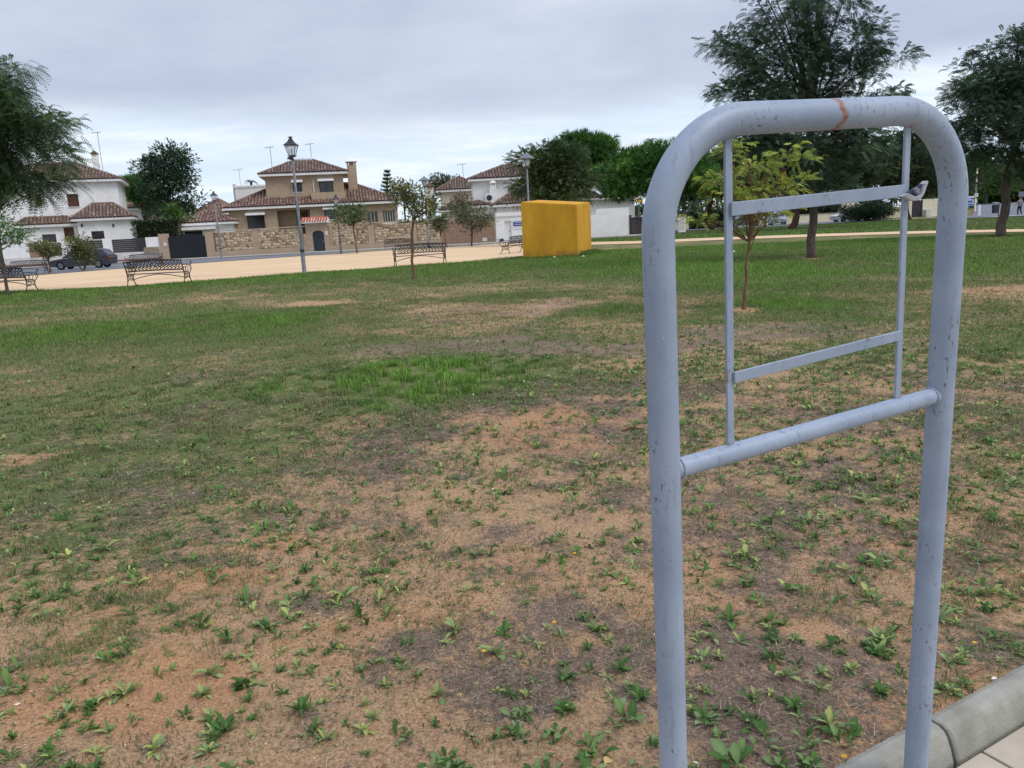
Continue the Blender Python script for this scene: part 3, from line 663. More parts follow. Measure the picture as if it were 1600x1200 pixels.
def straw():
    n = 210000; x, y = wedge(n, 1.6, 7.5); g, l, li, o = fields(x, y)
    k = on_lawn(x, y) & (RNG.random(n) < np.clip(li * 1.5 - .25, .03, 1)); x, y = x[k], y[k]; n = len(x); d = np.hypot(x, y); z = gz(x, y) + RNG.uniform(.001, .009, n)
    az = RNG.uniform(0, 2 * PI, n); ln = RNG.uniform(.008, .034, n); wd = np.maximum(.0011, d * .0004); dx, dy = np.cos(az) * ln, np.sin(az) * ln; sx, sy = -np.sin(az) * wd, np.cos(az) * wd; dz = RNG.uniform(-.002, .011, n)
    V = np.stack([np.stack([x - dx - sx, y - dy - sy, z], -1), np.stack([x - dx + sx, y - dy + sy, z], -1), np.stack([x + dx, y + dy, z + dz], -1)], 1).reshape(-1, 3)
    c = pal(RNG.random(n), [(0, S(74, 60, 54)), (.5, S(120, 104, 94)), (.8, S(150, 130, 112)), (1, S(190, 172, 146))])
    tag(npmesh('dead_straw', V, np.arange(3 * n).reshape(-1, 3), np.repeat(c, 3, 0), DRY), 'brown dead grass straw littering the sandy soil', 'dead grass', kind='stuff')
straw()
def pebbles():
    n = 20000; x, y = wedge(n, 1.6, 5.5); k = on_lawn(x, y); x, y = x[k], y[k]; n = len(x); z = gz(x, y)
    r = RNG.uniform(.0010, .0036, n) * (1 + (RNG.random(n) > .98) * 1.5)
    base = np.array([(1, 0, 0), (.3, .9, 0), (-.8, .6, 0), (-.7, -.7, 0), (.4, -.9, 0), (.1, 0, .8)]); fac = np.array([(0, 1, 5), (1, 2, 5), (2, 3, 5), (3, 4, 5), (4, 0, 5)])
    V = (np.stack([x, y, z], -1)[:, None] + base[None] * r[:, None, None] * RNG.uniform(.7, 1.3, (n, 6, 1))).reshape(-1, 3)
    Q = (np.arange(n)[:, None, None] * 6 + fac[None]).reshape(-1, 3)
    c = pal(RNG.random(n), [(0, S(120, 92, 70)), (.6, S(176, 146, 116)), (.9, S(206, 186, 160)), (1, S(226, 220, 210))])
    tag(npmesh('gravel', V, Q, np.repeat(c, 6, 0), DRY), 'small pale grit scattered over the sandy soil', 'gravel', kind='stuff')
pebbles()

# ---- broad-leaved weeds
def leaf_geo(ln, wd, e0, droop, fold, twist, nst=6):
    prof = np.interp(np.linspace(0, 1, nst), [0, .22, .35, .62, .85, 1], [.14, .20, .72, 1, .62, .05]); V = []; p = np.zeros(3); e = e0
    for i in range(nst):
        w_ = wd / 2 * prof[i]; ce, se = math.cos(e), math.sin(e)
        up = np.array([-se, 0, ce]); lat = np.array([0, math.cos(twist * i / nst), math.sin(twist * i / nst)])
        V += [p - lat * w_ + up * w_ * fold, p.copy(), p + lat * w_ + up * w_ * fold]
        p = p + np.array([ce, 0, se]) * ln / (nst - 1); e -= droop / (nst - 1)
    Q = []
    for i in range(nst - 1):
        for k in (0, 1): Q.append((i * 3 + k, i * 3 + k + 1, i * 3 + k + 4, i * 3 + k + 3))
    return np.array(V), np.array(Q)
WCOL = [(0, S(64, 94, 46)), (.35, S(84, 120, 56)), (.7, S(108, 138, 72)), (.88, S(132, 150, 108)), (1, S(160, 168, 98))]
LEAFMESH = []
for i in range(10):
    ln = random.uniform(.055, .082); V, Q = leaf_geo(ln, ln * random.uniform(.20, .40), random.uniform(.5, 1.3), random.uniform(.7, 1.7), random.uniform(.2, .6), random.uniform(-.5, .5))
    me = bpy.data.meshes.new('weed_leaf'); me.from_pydata(V.tolist(), [], Q.tolist()); c = pal(np.full(len(V), random.random()), WCOL)
    c = c * (np.where(np.arange(len(V)) % 3 == 1, 1.22, 1)[:, None]); ca = me.color_attributes.new('Col', 'FLOAT_COLOR', 'POINT')
    ca.data.foreach_set('color', np.concatenate([c, np.ones((len(c), 1))], 1).astype(np.float32).ravel()); me.polygons.foreach_set('use_smooth', [True] * len(me.polygons)); me.materials.append(WEEDL); LEAFMESH.append(me)
def plant_geo(nl, size, simple=False):
    Vs, Qs, Cs = [], [], []; off = 0; tone = RNG.random()
    ph = RNG.uniform(0, 6.28); spread = RNG.uniform(.002, .006)
    for k in range(nl):
        ln = size * RNG.uniform(.6, 1.2); V, Q = leaf_geo(ln, ln * RNG.uniform(.18, .38), RNG.uniform(.35, 1.35), RNG.uniform(.5, 1.8), RNG.uniform(.15, .6), RNG.uniform(-.6, .6), 4 if simple else 5)
        a = ph + k * 2.399 + RNG.uniform(-.5, .5); ca, sa = math.cos(a), math.sin(a)
        V = V @ np.array([[ca, sa, 0], [-sa, ca, 0], [0, 0, 1]]) + np.array([RNG.normal(0, spread), RNG.normal(0, spread), -.003])
        c = pal(np.full(len(V), np.clip(tone + RNG.normal(0, .2), 0, 1)), WCOL); c = c * np.where(np.arange(len(V)) % 3 == 1, 1.2, 1)[:, None]
        Vs.append(V); Qs.append(Q + off); Cs.append(c); off += len(V)
    return np.concatenate(Vs), np.concatenate(Qs), np.concatenate(Cs)
def weeds():
    n = 220000; x, y = wedge(n, 1.75, 12.5, 52); g, l, li, o = fields(x, y); d = np.hypot(x, y)
    cl = fbm(x * 2.6 + 90, y * 2.6 + 13, 3); dens = np.interp(d, [1.7, 3, 5, 8, 12.5], [195, 190, 170, 90, 30]) * (.9 + .6 * sstep(0, 2, x)) * np.clip((cl - .22) * 2.6, .22, 1.3) * np.where(d > 5, 1 - .55 * l - .4 * sstep(0, -2.5, x), 1)
    area = .5 * math.radians(104) * (12.5 ** 2 - 1.75 ** 2); k = on_lawn(x, y) & (kerb_s(x, y) < -.05) & (RNG.random(n) < dens * area / n) 
    x, y, d = x[k], y[k], d[k]; o_ = np.argsort(d + 50. * (np.abs(x) > .69 * y + .1)); x, y, d = x[o_], y[o_], d[o_]; z = gz(x, y)
    variants = []
    for i in range(16):
        V, Q, C = plant_geo(int(RNG.integers(7, 17)), RNG.uniform(.05, .08))
        me = npmesh('weed_plant', V, Q, C, WEEDL, smooth=True); variants.append(me.data); bpy.data.objects.remove(me)
    def where(px_):
        v = Vector((px_[0], px_[1], 0)) - CAM; q = 800 + F * v.dot(RGT) / v.dot(FWD)
        return ('left of the near frame post, towards the left edge' if q < 520 else 'just left of the near frame post' if q < 1035 else 'between the two posts of the frame' if q < 1450 else 'right of the far frame post')
    NL, NI = 75, 300
    for i in range(min(NI, len(x))):
        s = min(1.0, .38 + abs(random.gauss(0, .28))); rz = random.uniform(0, 6.28)
        if i < NL:
            wh = where((x[i], y[i])); p = empty('weed_plant', (x[i], y[i], z[i] - .004), 'low broad-leaved weed on sandy soil ' + wh, 'weed', 'weeds ' + wh); nl = random.randint(6, 15); ph = random.uniform(0, 6.28); sprd = random.uniform(.004, .022)
            for k in range(nl):
                lf = bpy.data.objects.new('leaf', random.choice(LEAFMESH)); COL.objects.link(lf); lf.parent = p
                lf.location = (random.gauss(0, sprd), random.gauss(0, sprd), 0); lf.rotation_euler = (random.uniform(-.35, .35), random.uniform(-.45, .35), ph + k * 2.399 + random.uniform(-.4, .4))
                q = s * random.uniform(.6, 1.15); lf.scale = (q, q, q)
        else:
            ob = bpy.data.objects.new('weed_plant', random.choice(variants)); COL.objects.link(ob); ob.location = (x[i], y[i], z[i] - .004); ob.rotation_euler = (0, 0, rz); ob.scale = (s,) * 3; wh = where((x[i], y[i])); tag(ob, 'low broad-leaved weed on sandy soil ' + wh, 'weed', 'weeds ' + wh)
    Vs, Qs, Cs = [], [], []; off = 0
    geos = [plant_geo(int(RNG.integers(4, 9)), RNG.uniform(.05, .075), True) for _ in range(40)]
    for i in range(NI, len(x)):
        V, Q, C = geos[int(RNG.integers(40))]; a = RNG.uniform(0, 6.28); s = min(1.05, .42 + abs(RNG.normal(0, .30))); ca, sa = math.cos(a), math.sin(a)
        Vs.append((V @ np.array([[ca, sa, 0], [-sa, ca, 0], [0, 0, 1]])) * s + np.array([x[i], y[i], z[i]])); Qs.append(Q + off); Cs.append(C * RNG.uniform(.8, 1.15)); off += len(V)
    if Vs: tag(npmesh('weed_cover', np.concatenate(Vs), np.concatenate(Qs), np.concatenate(Cs), WEEDL, smooth=True), 'green weed cover scattered over the thin lawn further back', 'weeds', kind='stuff')
    print('weeds', len(x))
weeds()
# small creeping mats of feathery weed near the kerb and tiny seedlings
def seedlings():
    n = 150000; x, y = wedge(n, 1.75, 7.5, 50); cl = fbm(x * 1.8 + 20, y * 1.8 + 50, 3)
    k = on_lawn(x, y) & (RNG.random(n) < np.clip((cl - .48) * 3.2, .02, .8)); x, y = x[k], y[k]; n = len(x); z = gz(x, y); d = np.hypot(x, y)
    az = RNG.uniform(0, 6.28, n); ln = RNG.uniform(.008, .024, n); wd = np.maximum(ln * .28, d * .0005); e = RNG.uniform(.1, 1.0, n)
    D = np.stack([np.cos(az) * np.cos(e), np.sin(az) * np.cos(e), np.sin(e)], -1) * ln[:, None]; Sx = np.stack([-np.sin(az), np.cos(az), 0 * az], -1) * wd[:, None]; P = np.stack([x, y, z], -1)
    V = np.stack([P, P + D * .5 + Sx * .5, P + D, P + D * .5 - Sx * .5], 1).reshape(-1, 3)
    c = pal(np.clip(RNG.normal(.45, .25, n), 0, 1), [(0, S(70, 84, 56)), (.5, S(96, 112, 76)), (1, S(128, 138, 96))])
    tag(npmesh('seedlings', V, np.arange(4 * n).reshape(-1, 4), np.repeat(c, 4, 0), WEEDL), 'tiny grey-green seedlings matted over the soil', 'seedlings', kind='stuff')
seedlings()
def dry_leaves():
    n = 900; x, y = wedge(n, 1.75, 7.0, 38); k = on_lawn(x, y); x, y = x[k], y[k]; n = len(x); P = np.stack([x, y, gz(x, y) + .004], -1); az = RNG.uniform(0, 6.28, n); ln = RNG.uniform(.008, .026, n)
    D = np.stack([np.cos(az), np.sin(az), RNG.uniform(-.1, .35, n)], -1) * ln[:, None]; Sx = np.stack([-np.sin(az), np.cos(az), RNG.uniform(-.4, .4, n)], -1) * (ln * RNG.uniform(.15, .45, n))[:, None]
    V = np.stack([P, P + D * .5 + Sx, P + D, P + D * .5 - Sx], 1).reshape(-1, 3); c = pal(RNG.random(n), [(0, S(84, 62, 46)), (.5, S(140, 108, 76)), (.85, S(186, 156, 108)), (1, S(214, 204, 186))])
    tag(npmesh('dry_leaves', V, np.arange(4 * n).reshape(-1, 4), np.repeat(c, 4, 0), DRY), 'small brown dry leaves scattered over the soil', 'dry leaves', kind='stuff')
dry_leaves()
FLOWY = pm('flower_yellow', S(226, 184, 30), S(206, 156, 20), 40, .6, 0)
for i, (px, py, lb) in enumerate([(1523, 1005, 'tiny yellow flower on a stalk right of the sign frame'), (1319, 1183, 'tiny yellow flower low beside the kerb between the frame posts'), (866, 973, 'tiny yellow flower over bare sand left of the frame'), (756, 1018, 'tiny yellow flower among weeds at the bottom centre'), (898, 865, 'tiny yellow flower farthest back left of the near frame post')]):
    p = gnd(px, py, .03); r = empty('flower', (p.x, p.y, float(gz(p.x, p.y))), lb, 'flower', 'yellow wild flowers')
    mb = MB(); mb.tube([(p.x, p.y, 0), (p.x + .004, p.y, .018), (p.x, p.y, .031)], .0009, 5); mb.build('stalk', pm('stalk_green%d' % i, S(88, 112, 56), None, 30, .6, 0), r)
    mb = MB()
    for k in range(9):
        a = k * 2 * PI / 9; c, s = math.cos(a), math.sin(a); mb.poly([(p.x, p.y, .031), (p.x + .005 * c - .0022 * s, p.y + .005 * s + .0022 * c, .033), (p.x + .0095 * c, p.y + .0095 * s, .034), (p.x + .005 * c + .0022 * s, p.y + .005 * s - .0022 * c, .033)])
    mb.lathe([(.0006, .029), (.003, .032), (.0005, .0345)], (p.x, p.y, 0), 8); mb.build('petals', FLOWY, r)
def flat_leaf(name, px, py, ln, wd, col, lb, cat, rz):
    p = gnd(px, py, .01); V, Q = leaf_geo(ln, wd, .15, .5, .3, .3, 8); V = V - np.array([ln / 2, 0, 0]); c, s = math.cos(rz), math.sin(rz)
    V = V @ np.array([[c, s, 0], [-s, c, 0], [0, 0, 1]]) + np.array([p.x, p.y, float(gz(p.x, p.y)) + .012])
    return tag(npmesh(name, V, Q, np.tile(np.array(col), (len(V), 1)), DRY, smooth=True), lb, cat)
flat_leaf('fallen_leaf', 949, 1189, .03, .028, S(210, 180, 120), 'pale yellow fallen leaf lying at the bottom edge left of the frame', 'leaf', .8)
flat_leaf('fallen_leaf', 1553, 1062, .022, .012, S(222, 218, 212), 'small white scrap lying in the dirt beside the kerb', 'scrap', .3)
for lb, pts, r_, col in [('thin reddish twig lying on the soil behind the kerb', [(1515, 1053), (1528, 1049), (1542, 1041)], .0022, S(150, 84, 64)), ('pale straw stalk lying on the litter behind the kerb joint', [(1478, 1074), (1492, 1078), (1512, 1083)], .003, S(190, 168, 128)),
                         ('dark dry twig on sandy soil between the frame posts', [(1388, 968), (1405, 976), (1424, 984)], .0022, S(84, 66, 54)), ('pale dry stalk on sandy soil at the lower left', [(205, 972), (216, 966), (228, 961)], .0018, S(180, 150, 110)), ('dark short stick on the bare patch beside the near frame post', [(972, 672), (985, 669), (1006, 670)], .008, S(82, 60, 50))]:
    P = [gnd(a, b, .012) for a, b in pts]; P = [Vector((p.x, p.y, float(gz(p.x, p.y)) + .008 + .004 * (i % 2))) for i, p in enumerate(P)]
    mb = MB(); mb.tube(P, [r_, r_ * .9, r_ * .5], 6); tag(mb.build('twig', pm('twig_' + lb[:12].replace(' ', '_'), col, None, 60, .9, .2), off=P[0]), lb, 'twig')

# ================================================================== park furniture
def arc(cy, cz, r, a0, a1, n=10, rz=None):
    rz = rz or r; return [(cy + r * math.cos(a0 + (a1 - a0) * i / n), cz + rz * math.sin(a0 + (a1 - a0) * i / n)) for i in range(n + 1)]
def make_bench():
    """cast-iron park bench, faces -Y, back at +Y, 1.85 m long"""
    root = empty('park_bench', (0, 0, 0)); HL = 1.10
    for sx in (-1, 1):
        X = sx * HL; T = lambda mb, pts, r: mb.tube([(X, a, b) for a, b in pts], r, 6)
        mb = MB()
        T(mb, [(.30, 0), (.24, .10), (.20, .24), (.19, .40), (.23, .58), (.29, .76), (.33, .92)], [.022, .018, .018, .02, .02, .019, .016])
        T(mb, [(-.32, 0), (-.27, .06), (-.20, .16), (-.17, .28), (-.20, .40)], [.022, .018, .018, .018, .018])
        T(mb, [(-.20, .40), (0, .385), (.19, .40)], .018)
        T(mb, [(-.18, .20), (-.10, .25), (0, .27), (.10, .25), (.19, .20)], .013)
        T(mb, arc(-.08, .32, .055, 0, 2 * PI, 12), .010); T(mb, arc(.08, .32, .055, 0, 2 * PI, 12), .010)
        T(mb, [(-.32, .0), (-.36, .012), (-.37, .04)], .014)
        sf = mb.build('side_frame', RUSTIRON, root, smooth=True)
        mb = MB()
        T(mb, [(.27, .70), (.12, .715), (-.08, .70), (-.26, .67), (-.36, .60), (-.37, .53), (-.31, .49), (-.26, .53), (-.28, .58)], [.015] * 6 + [.012, .010, .008])
        T(mb, [(-.20, .40), (-.28, .44), (-.31, .49)], .013)
        T(mb, arc(-.05, .55, .085, 0, 2 * PI, 14, .11), .010); T(mb, arc(.12, .55, .07, 0, 2 * PI, 14, .10), .010)
        T(mb, [(-.30, .62), (-.40, .74), (-.45, .80), (-.41, .83), (-.34, .76), (-.27, .68)], .012)
        mb.build('armrest', RUSTIRON, sf, smooth=True)
    mb = MB(); arch = lambda x: .045 * (1 - (x / HL) ** 2)
    bx = np.linspace(-HL, HL, 21)
    yb = lambda z: .20 + (z - .45) * .27
    for z0, r in ((.54, .02), (.88, .023)):
        mb.tube([(x, yb(z0 + arch(x)), z0 + (arch(x) if z0 > .6 else arch(x) * .3)) for x in bx], r, 6)
    for row in range(3):
        for k in range(15):
            cx = -HL + .07 + (k + .5 * (row % 2)) * (2 * HL - .18) / 14.5; cz = .605 + row * .105 + arch(cx) * (.3 + .3 * row); tl = .55 * (1 if cx > 0 else -1)
            el = []
            for i in range(10):
                a = 2 * PI * i / 10; u = .088 * math.cos(a); v = .036 * math.sin(a); u, v = u * math.cos(tl) - v * math.sin(tl), u * math.sin(tl) + v * math.cos(tl); el.append((cx + u, yb(cz + v), cz + v))
            mb.tube(el, .0135, 4, closed=True)
    mb.build('backrest', IRON, root, smooth=True)
    for k in range(6):
        y0 = -.21 + k * .068; m_ = MB(); m_.box(-HL + .012, HL - .012, y0, y0 + .056, .418 + .006 * abs(k - 2.5) * .3, .446 + .006 * abs(k - 2.5) * .3); m_.build('seat_slat', SLATM, root, bevel=.006)
    m_ = MB(); m_.tube([(x, 0, .40 - .19 * abs(x / HL) ** 1.6) for x in bx], .014, 6); m_.build('stretcher', RUSTIRON, root, smooth=True)
    return root
BENCHES = [  # px of the bench's middle on the ground, rotation (front direction), label
    (250, 445, PI - .10, 'cast-iron bench at the lawn edge, in front of another bench left of the lamp post'),
    (657, 414, PI + .30, 'cast-iron bench at the lawn edge right behind the thin young tree trunk'),
    (12, 457, PI - .22, 'cast-iron bench cut by the left edge of the picture beside the drooping tree'),
    (228, 419, .02, 'cast-iron bench across the plaza in front of the white garden wall panels'),
    (45, 430, .10, 'cast-iron bench on the far side of the plaza left of the dark parked car'),
    (622, 390, .16, 'cast-iron bench in front of the stone wall near the small leaning tree'),
    (805, 395, PI + 1.05, 'cast-iron bench half hidden behind the left side of the yellow box')]
b0 = make_bench()
for i, (px, py, rz, lb) in enumerate(BENCHES):
    o = b0 if i == 0 else copy_tree(b0)
    p = gnd(px, py, .02); o.location = (p.x, p.y, .015); o.rotation_euler = (0, 0, rz); tag(o, lb, 'bench', 'cast-iron park benches')

def lantern_lamp(px, py, Y, top_py, label):
    p = at(px, py, Y); p.z = .0; q = at(px, top_py, Y); H = q.z; r = empty('street_lamp', p, label, 'street lamp', 'lantern street lamps'); x, y = p.x, p.y; k = 1.0
    ls = .80; zb = H - 1.08 * ls
    mb = MB(); mb.lathe([(.12, 0), (.12, .03), (.088, .05), (.084, .9), (.068, 1.6), (.044, zb - .02)], (x, y, 0), 12); mb.build('post', GALV, r, smooth=True)
    mb = MB(); mb.lathe([(.086, .88), (.092, .90), (.092, .98), (.086, 1.0)], (x, y, 0), 12); mb.build('band', DGREY, r)
    class SMB(MB):
        def build(s, *a_, **k_):
            s.v = [(x + (p[0] - x) * ls, y + (p[1] - y) * ls, zb + (p[2] - zb) * ls) for p in s.v]; return super().build(*a_, **k_)
    mb = SMB(); mb.lathe([(.055, -.06), (.085, -.03), (.085, 0), (.04, .03), (.035, .10), (.09, .12), (.10, .15)], (x, y, zb), 12); mb.build('bracket', DGREY, r, smooth=True)
    a0, a1, h0, h1 = .13, .27, .16, .66; mb = SMB()
    cn = [(1, 1), (-1, 1), (-1, -1), (1, -1)]
    for sx, sy in cn: mb.tube([(x + sx * a0, y + sy * a0, zb + h0), (x + sx * a1, y + sy * a1, zb + h1)], .017, 6)
    for a, z in ((a0, h0), (a1, h1)): mb.tube([(x + sx * a, y + sy * a, zb + z) for sx, sy in cn], .018, 6, closed=True)
    for sx, sy in cn: mb.tube([(x, y, zb + .10), (x + sx * .17, y + sy * .17, zb + .14), (x + sx * a0 * 1.2, y + sy * a0 * 1.2, zb + .26)], .011, 5)
    lf = mb.build('lantern_frame', DGREY, r)
    for i in range(4):
        (sx, sy), (tx, ty) = cn[i], cn[(i + 1) % 4]; f = .97
        m_ = SMB(); m_.prism([(x + sx * a0 * f, y + sy * a0 * f, zb + h0 + .01), (x + tx * a0 * f, y + ty * a0 * f, zb + h0 + .01), (x + tx * a1 * f, y + ty * a1 * f, zb + h1 - .01), (x + sx * a1 * f, y + sy * a1 * f, zb + h1 - .01)], (-(sx + tx) * .002, -(sy + ty) * .002, 0)); m_.build('glass_pane', LANTERN_GLASS, lf)
    mb = SMB(); mb.lathe([(.44, h1 - .01), (.44, h1 + .015), (.30, h1 + .10), (.20, h1 + .17), (.13, h1 + .27), (.12, h1 + .30)], (x, y, zb), 4, PI / 4); mb.build('hood', DGREY, r)
    mb = SMB(); mb.lathe([(.07, h1 + .29), (.07, h1 + .37), (.13, h1 + .38), (.13, h1 + .40), (.02, h1 + .42)], (x, y, zb), 10); mb.build('finial', DGREY, r)
    mb = SMB(); mb.lathe([(.02, .16), (.045, .24), (.06, .36), (.045, .46), (.01, .50)], (x, y, zb), 10); mb.build('bulb', CHROME, r, smooth=True)
    return r
gm, gt, gb = material('clear_lantern_pane'); LANTERN_GLASS = gm
gb.inputs['Base Color'].default_value = (.8, .84, .88, 1); gb.inputs['Roughness'].default_value = .15
_tn = nn(gt, 'ShaderNodeTexNoise', Scale=5.); _tr = nn(gt, 'ShaderNodeMapRange'); gt.links.new(_tn.outputs[0], _tr.inputs[0]); _tr.inputs[3].default_value = .12; _tr.inputs[4].default_value = .32; gt.links.new(_tr.outputs[0], gb.inputs['Alpha'])
lantern_lamp(476, 428, 31.8, 212, 'tall grey lamp post with square lantern standing at the near edge of the plaza')
lantern_lamp(347, 408, 64, 298, 'lamp post with square lantern in front of the black garage gate')
lantern_lamp(533, 397, 63, 304, 'lamp post with square lantern beside the pedestrian gate in the stone wall')
def hat_lamp(px, py, Y, tx, ty, label):
    p = at(px, py, Y); p.z = 0; H = at(tx, ty, Y).z; r = empty('street_lamp', p, label, 'street lamp', 'street lamps with flat hats'); x, y = p.x, p.y; s = Y / 60
    mb = MB(); mb.lathe([(.11, 0), (.11, .5), (.07, .55), (.055, H - .95)], (x, y, 0), 10); mb.build('post', GALV, r, smooth=True)
    mb = MB(); mb.lathe([(.06, H - .97), (.16, H - .92), (.14, H - .85), (.05, H - .82)], (x, y, 0), 10); mb.build('collar', DGREY, r)
    mb = MB(); mb.lathe([(.13, H - .84), (.20, H - .62), (.22, H - .40)], (x, y, 0), 12); mb.build('glass_globe', LAMPG, r, smooth=True)
    for a in range(3): m_ = MB(); c, s_ = math.cos(a * 2.09), math.sin(a * 2.09); m_.tube([(x + .15 * c, y + .15 * s_, H - .85), (x + .25 * c, y + .25 * s_, H - .60), (x + .30 * c, y + .30 * s_, H - .38)], .018, 5); m_.build('strut', DGREY, r)
    mb = MB(); mb.lathe([(.52, H - .40), (.52, H - .37), (.28, H - .20), (.10, H - .10), (.06, H - .03), (.02, H)], (x, y, 0), 16); mb.build('hat', GALV, r, smooth=False)
hat_lamp(670, 381, 68, 663, 275, 'street lamp with flat conical hat in front of the right end of the stone wall')
hat_lamp(829, 386, 50, 822, 238, 'street lamp with flat conical hat standing behind the yellow box')

# ---- yellow box
def yellow_box():
    c = [Vector((.80, 34.6, 2.46)), Vector((3.20, 34.0, 2.21)), Vector((4.14, 37.2, 2.36)), Vector((1.72, 37.8, 2.61))]      # its top falls a little to the right
    r = empty('utility_box', (2.1, 35.8, 0), 'large plain ochre-yellow block standing on the grass beside the plaza', 'block')
    mb = MB(); mb.add([(p.x, p.y, -.05) for p in c] + [tuple(p) for p in c], [(3, 2, 1, 0), (4, 5, 6, 7), (0, 1, 5, 4), (1, 2, 6, 5), (2, 3, 7, 6), (3, 0, 4, 7)]); mb.build('body', YELLOW, r, bevel=.008)
    ce = sum(c, Vector()) / 4; q = [ce + (p - ce) * .97 + Vector((0, 0, .004)) for p in c]; mb = MB(); mb.prism(q, (0, 0, .03)); mb.build('top_slab', YELLOW, r, bevel=.01)
    V = []; n = 2600; C = []                    # uncut grass along its foot
    for (a, b, k) in ((c[0], c[1], .5), (c[1], c[2], 1.0)):
        for i in range(int(n * k)):
            t = RNG.random(); p = a.lerp(b, t); nr = Vector(((b - a).y, -(b - a).x, 0)).normalized(); p = p + nr * abs(RNG.normal(0, .22)); h_ = RNG.uniform(.05, .2) * (1.4 if k == 1 else .8); az = RNG.uniform(0, 6.28)
            V += [(p.x - .012, p.y, 0), (p.x + .012, p.y, 0), (p.x + math.cos(az) * h_ * .4, p.y + math.sin(az) * h_ * .4, h_)]; C += [tuple(pal(np.array([RNG.uniform(.3, .9)]), LUSHP)[0] * RNG.uniform(.7, 1.1))] * 3
    tag(npmesh('grass', V, np.arange(len(V)).reshape(-1, 3), C, GRASS), 'longer uncut grass along the foot of the yellow block', 'grass', kind='stuff')
yellow_box()
for px, py, lb in ((866, 404.5, 'small white litter scrap on the grass in front of the yellow box'), (911, 403, 'small white litter scrap on the grass right of the yellow box'), (1146, 396, 'white paper scrap lying on the lawn seen through the frame')):
    p = gnd(px, py); mb = MB(); mb.add([(p.x - .07, p.y, .05), (p.x + .02, p.y - .05, .07), (p.x + .08, p.y + .01, .06), (p.x, p.y + .06, .09), (p.x + .01, p.y, .12)], [(0, 1, 4), (1, 2, 4), (2, 3, 4), (3, 0, 4)]); tag(mb.build('litter', PLATE, off=p), lb, 'litter')

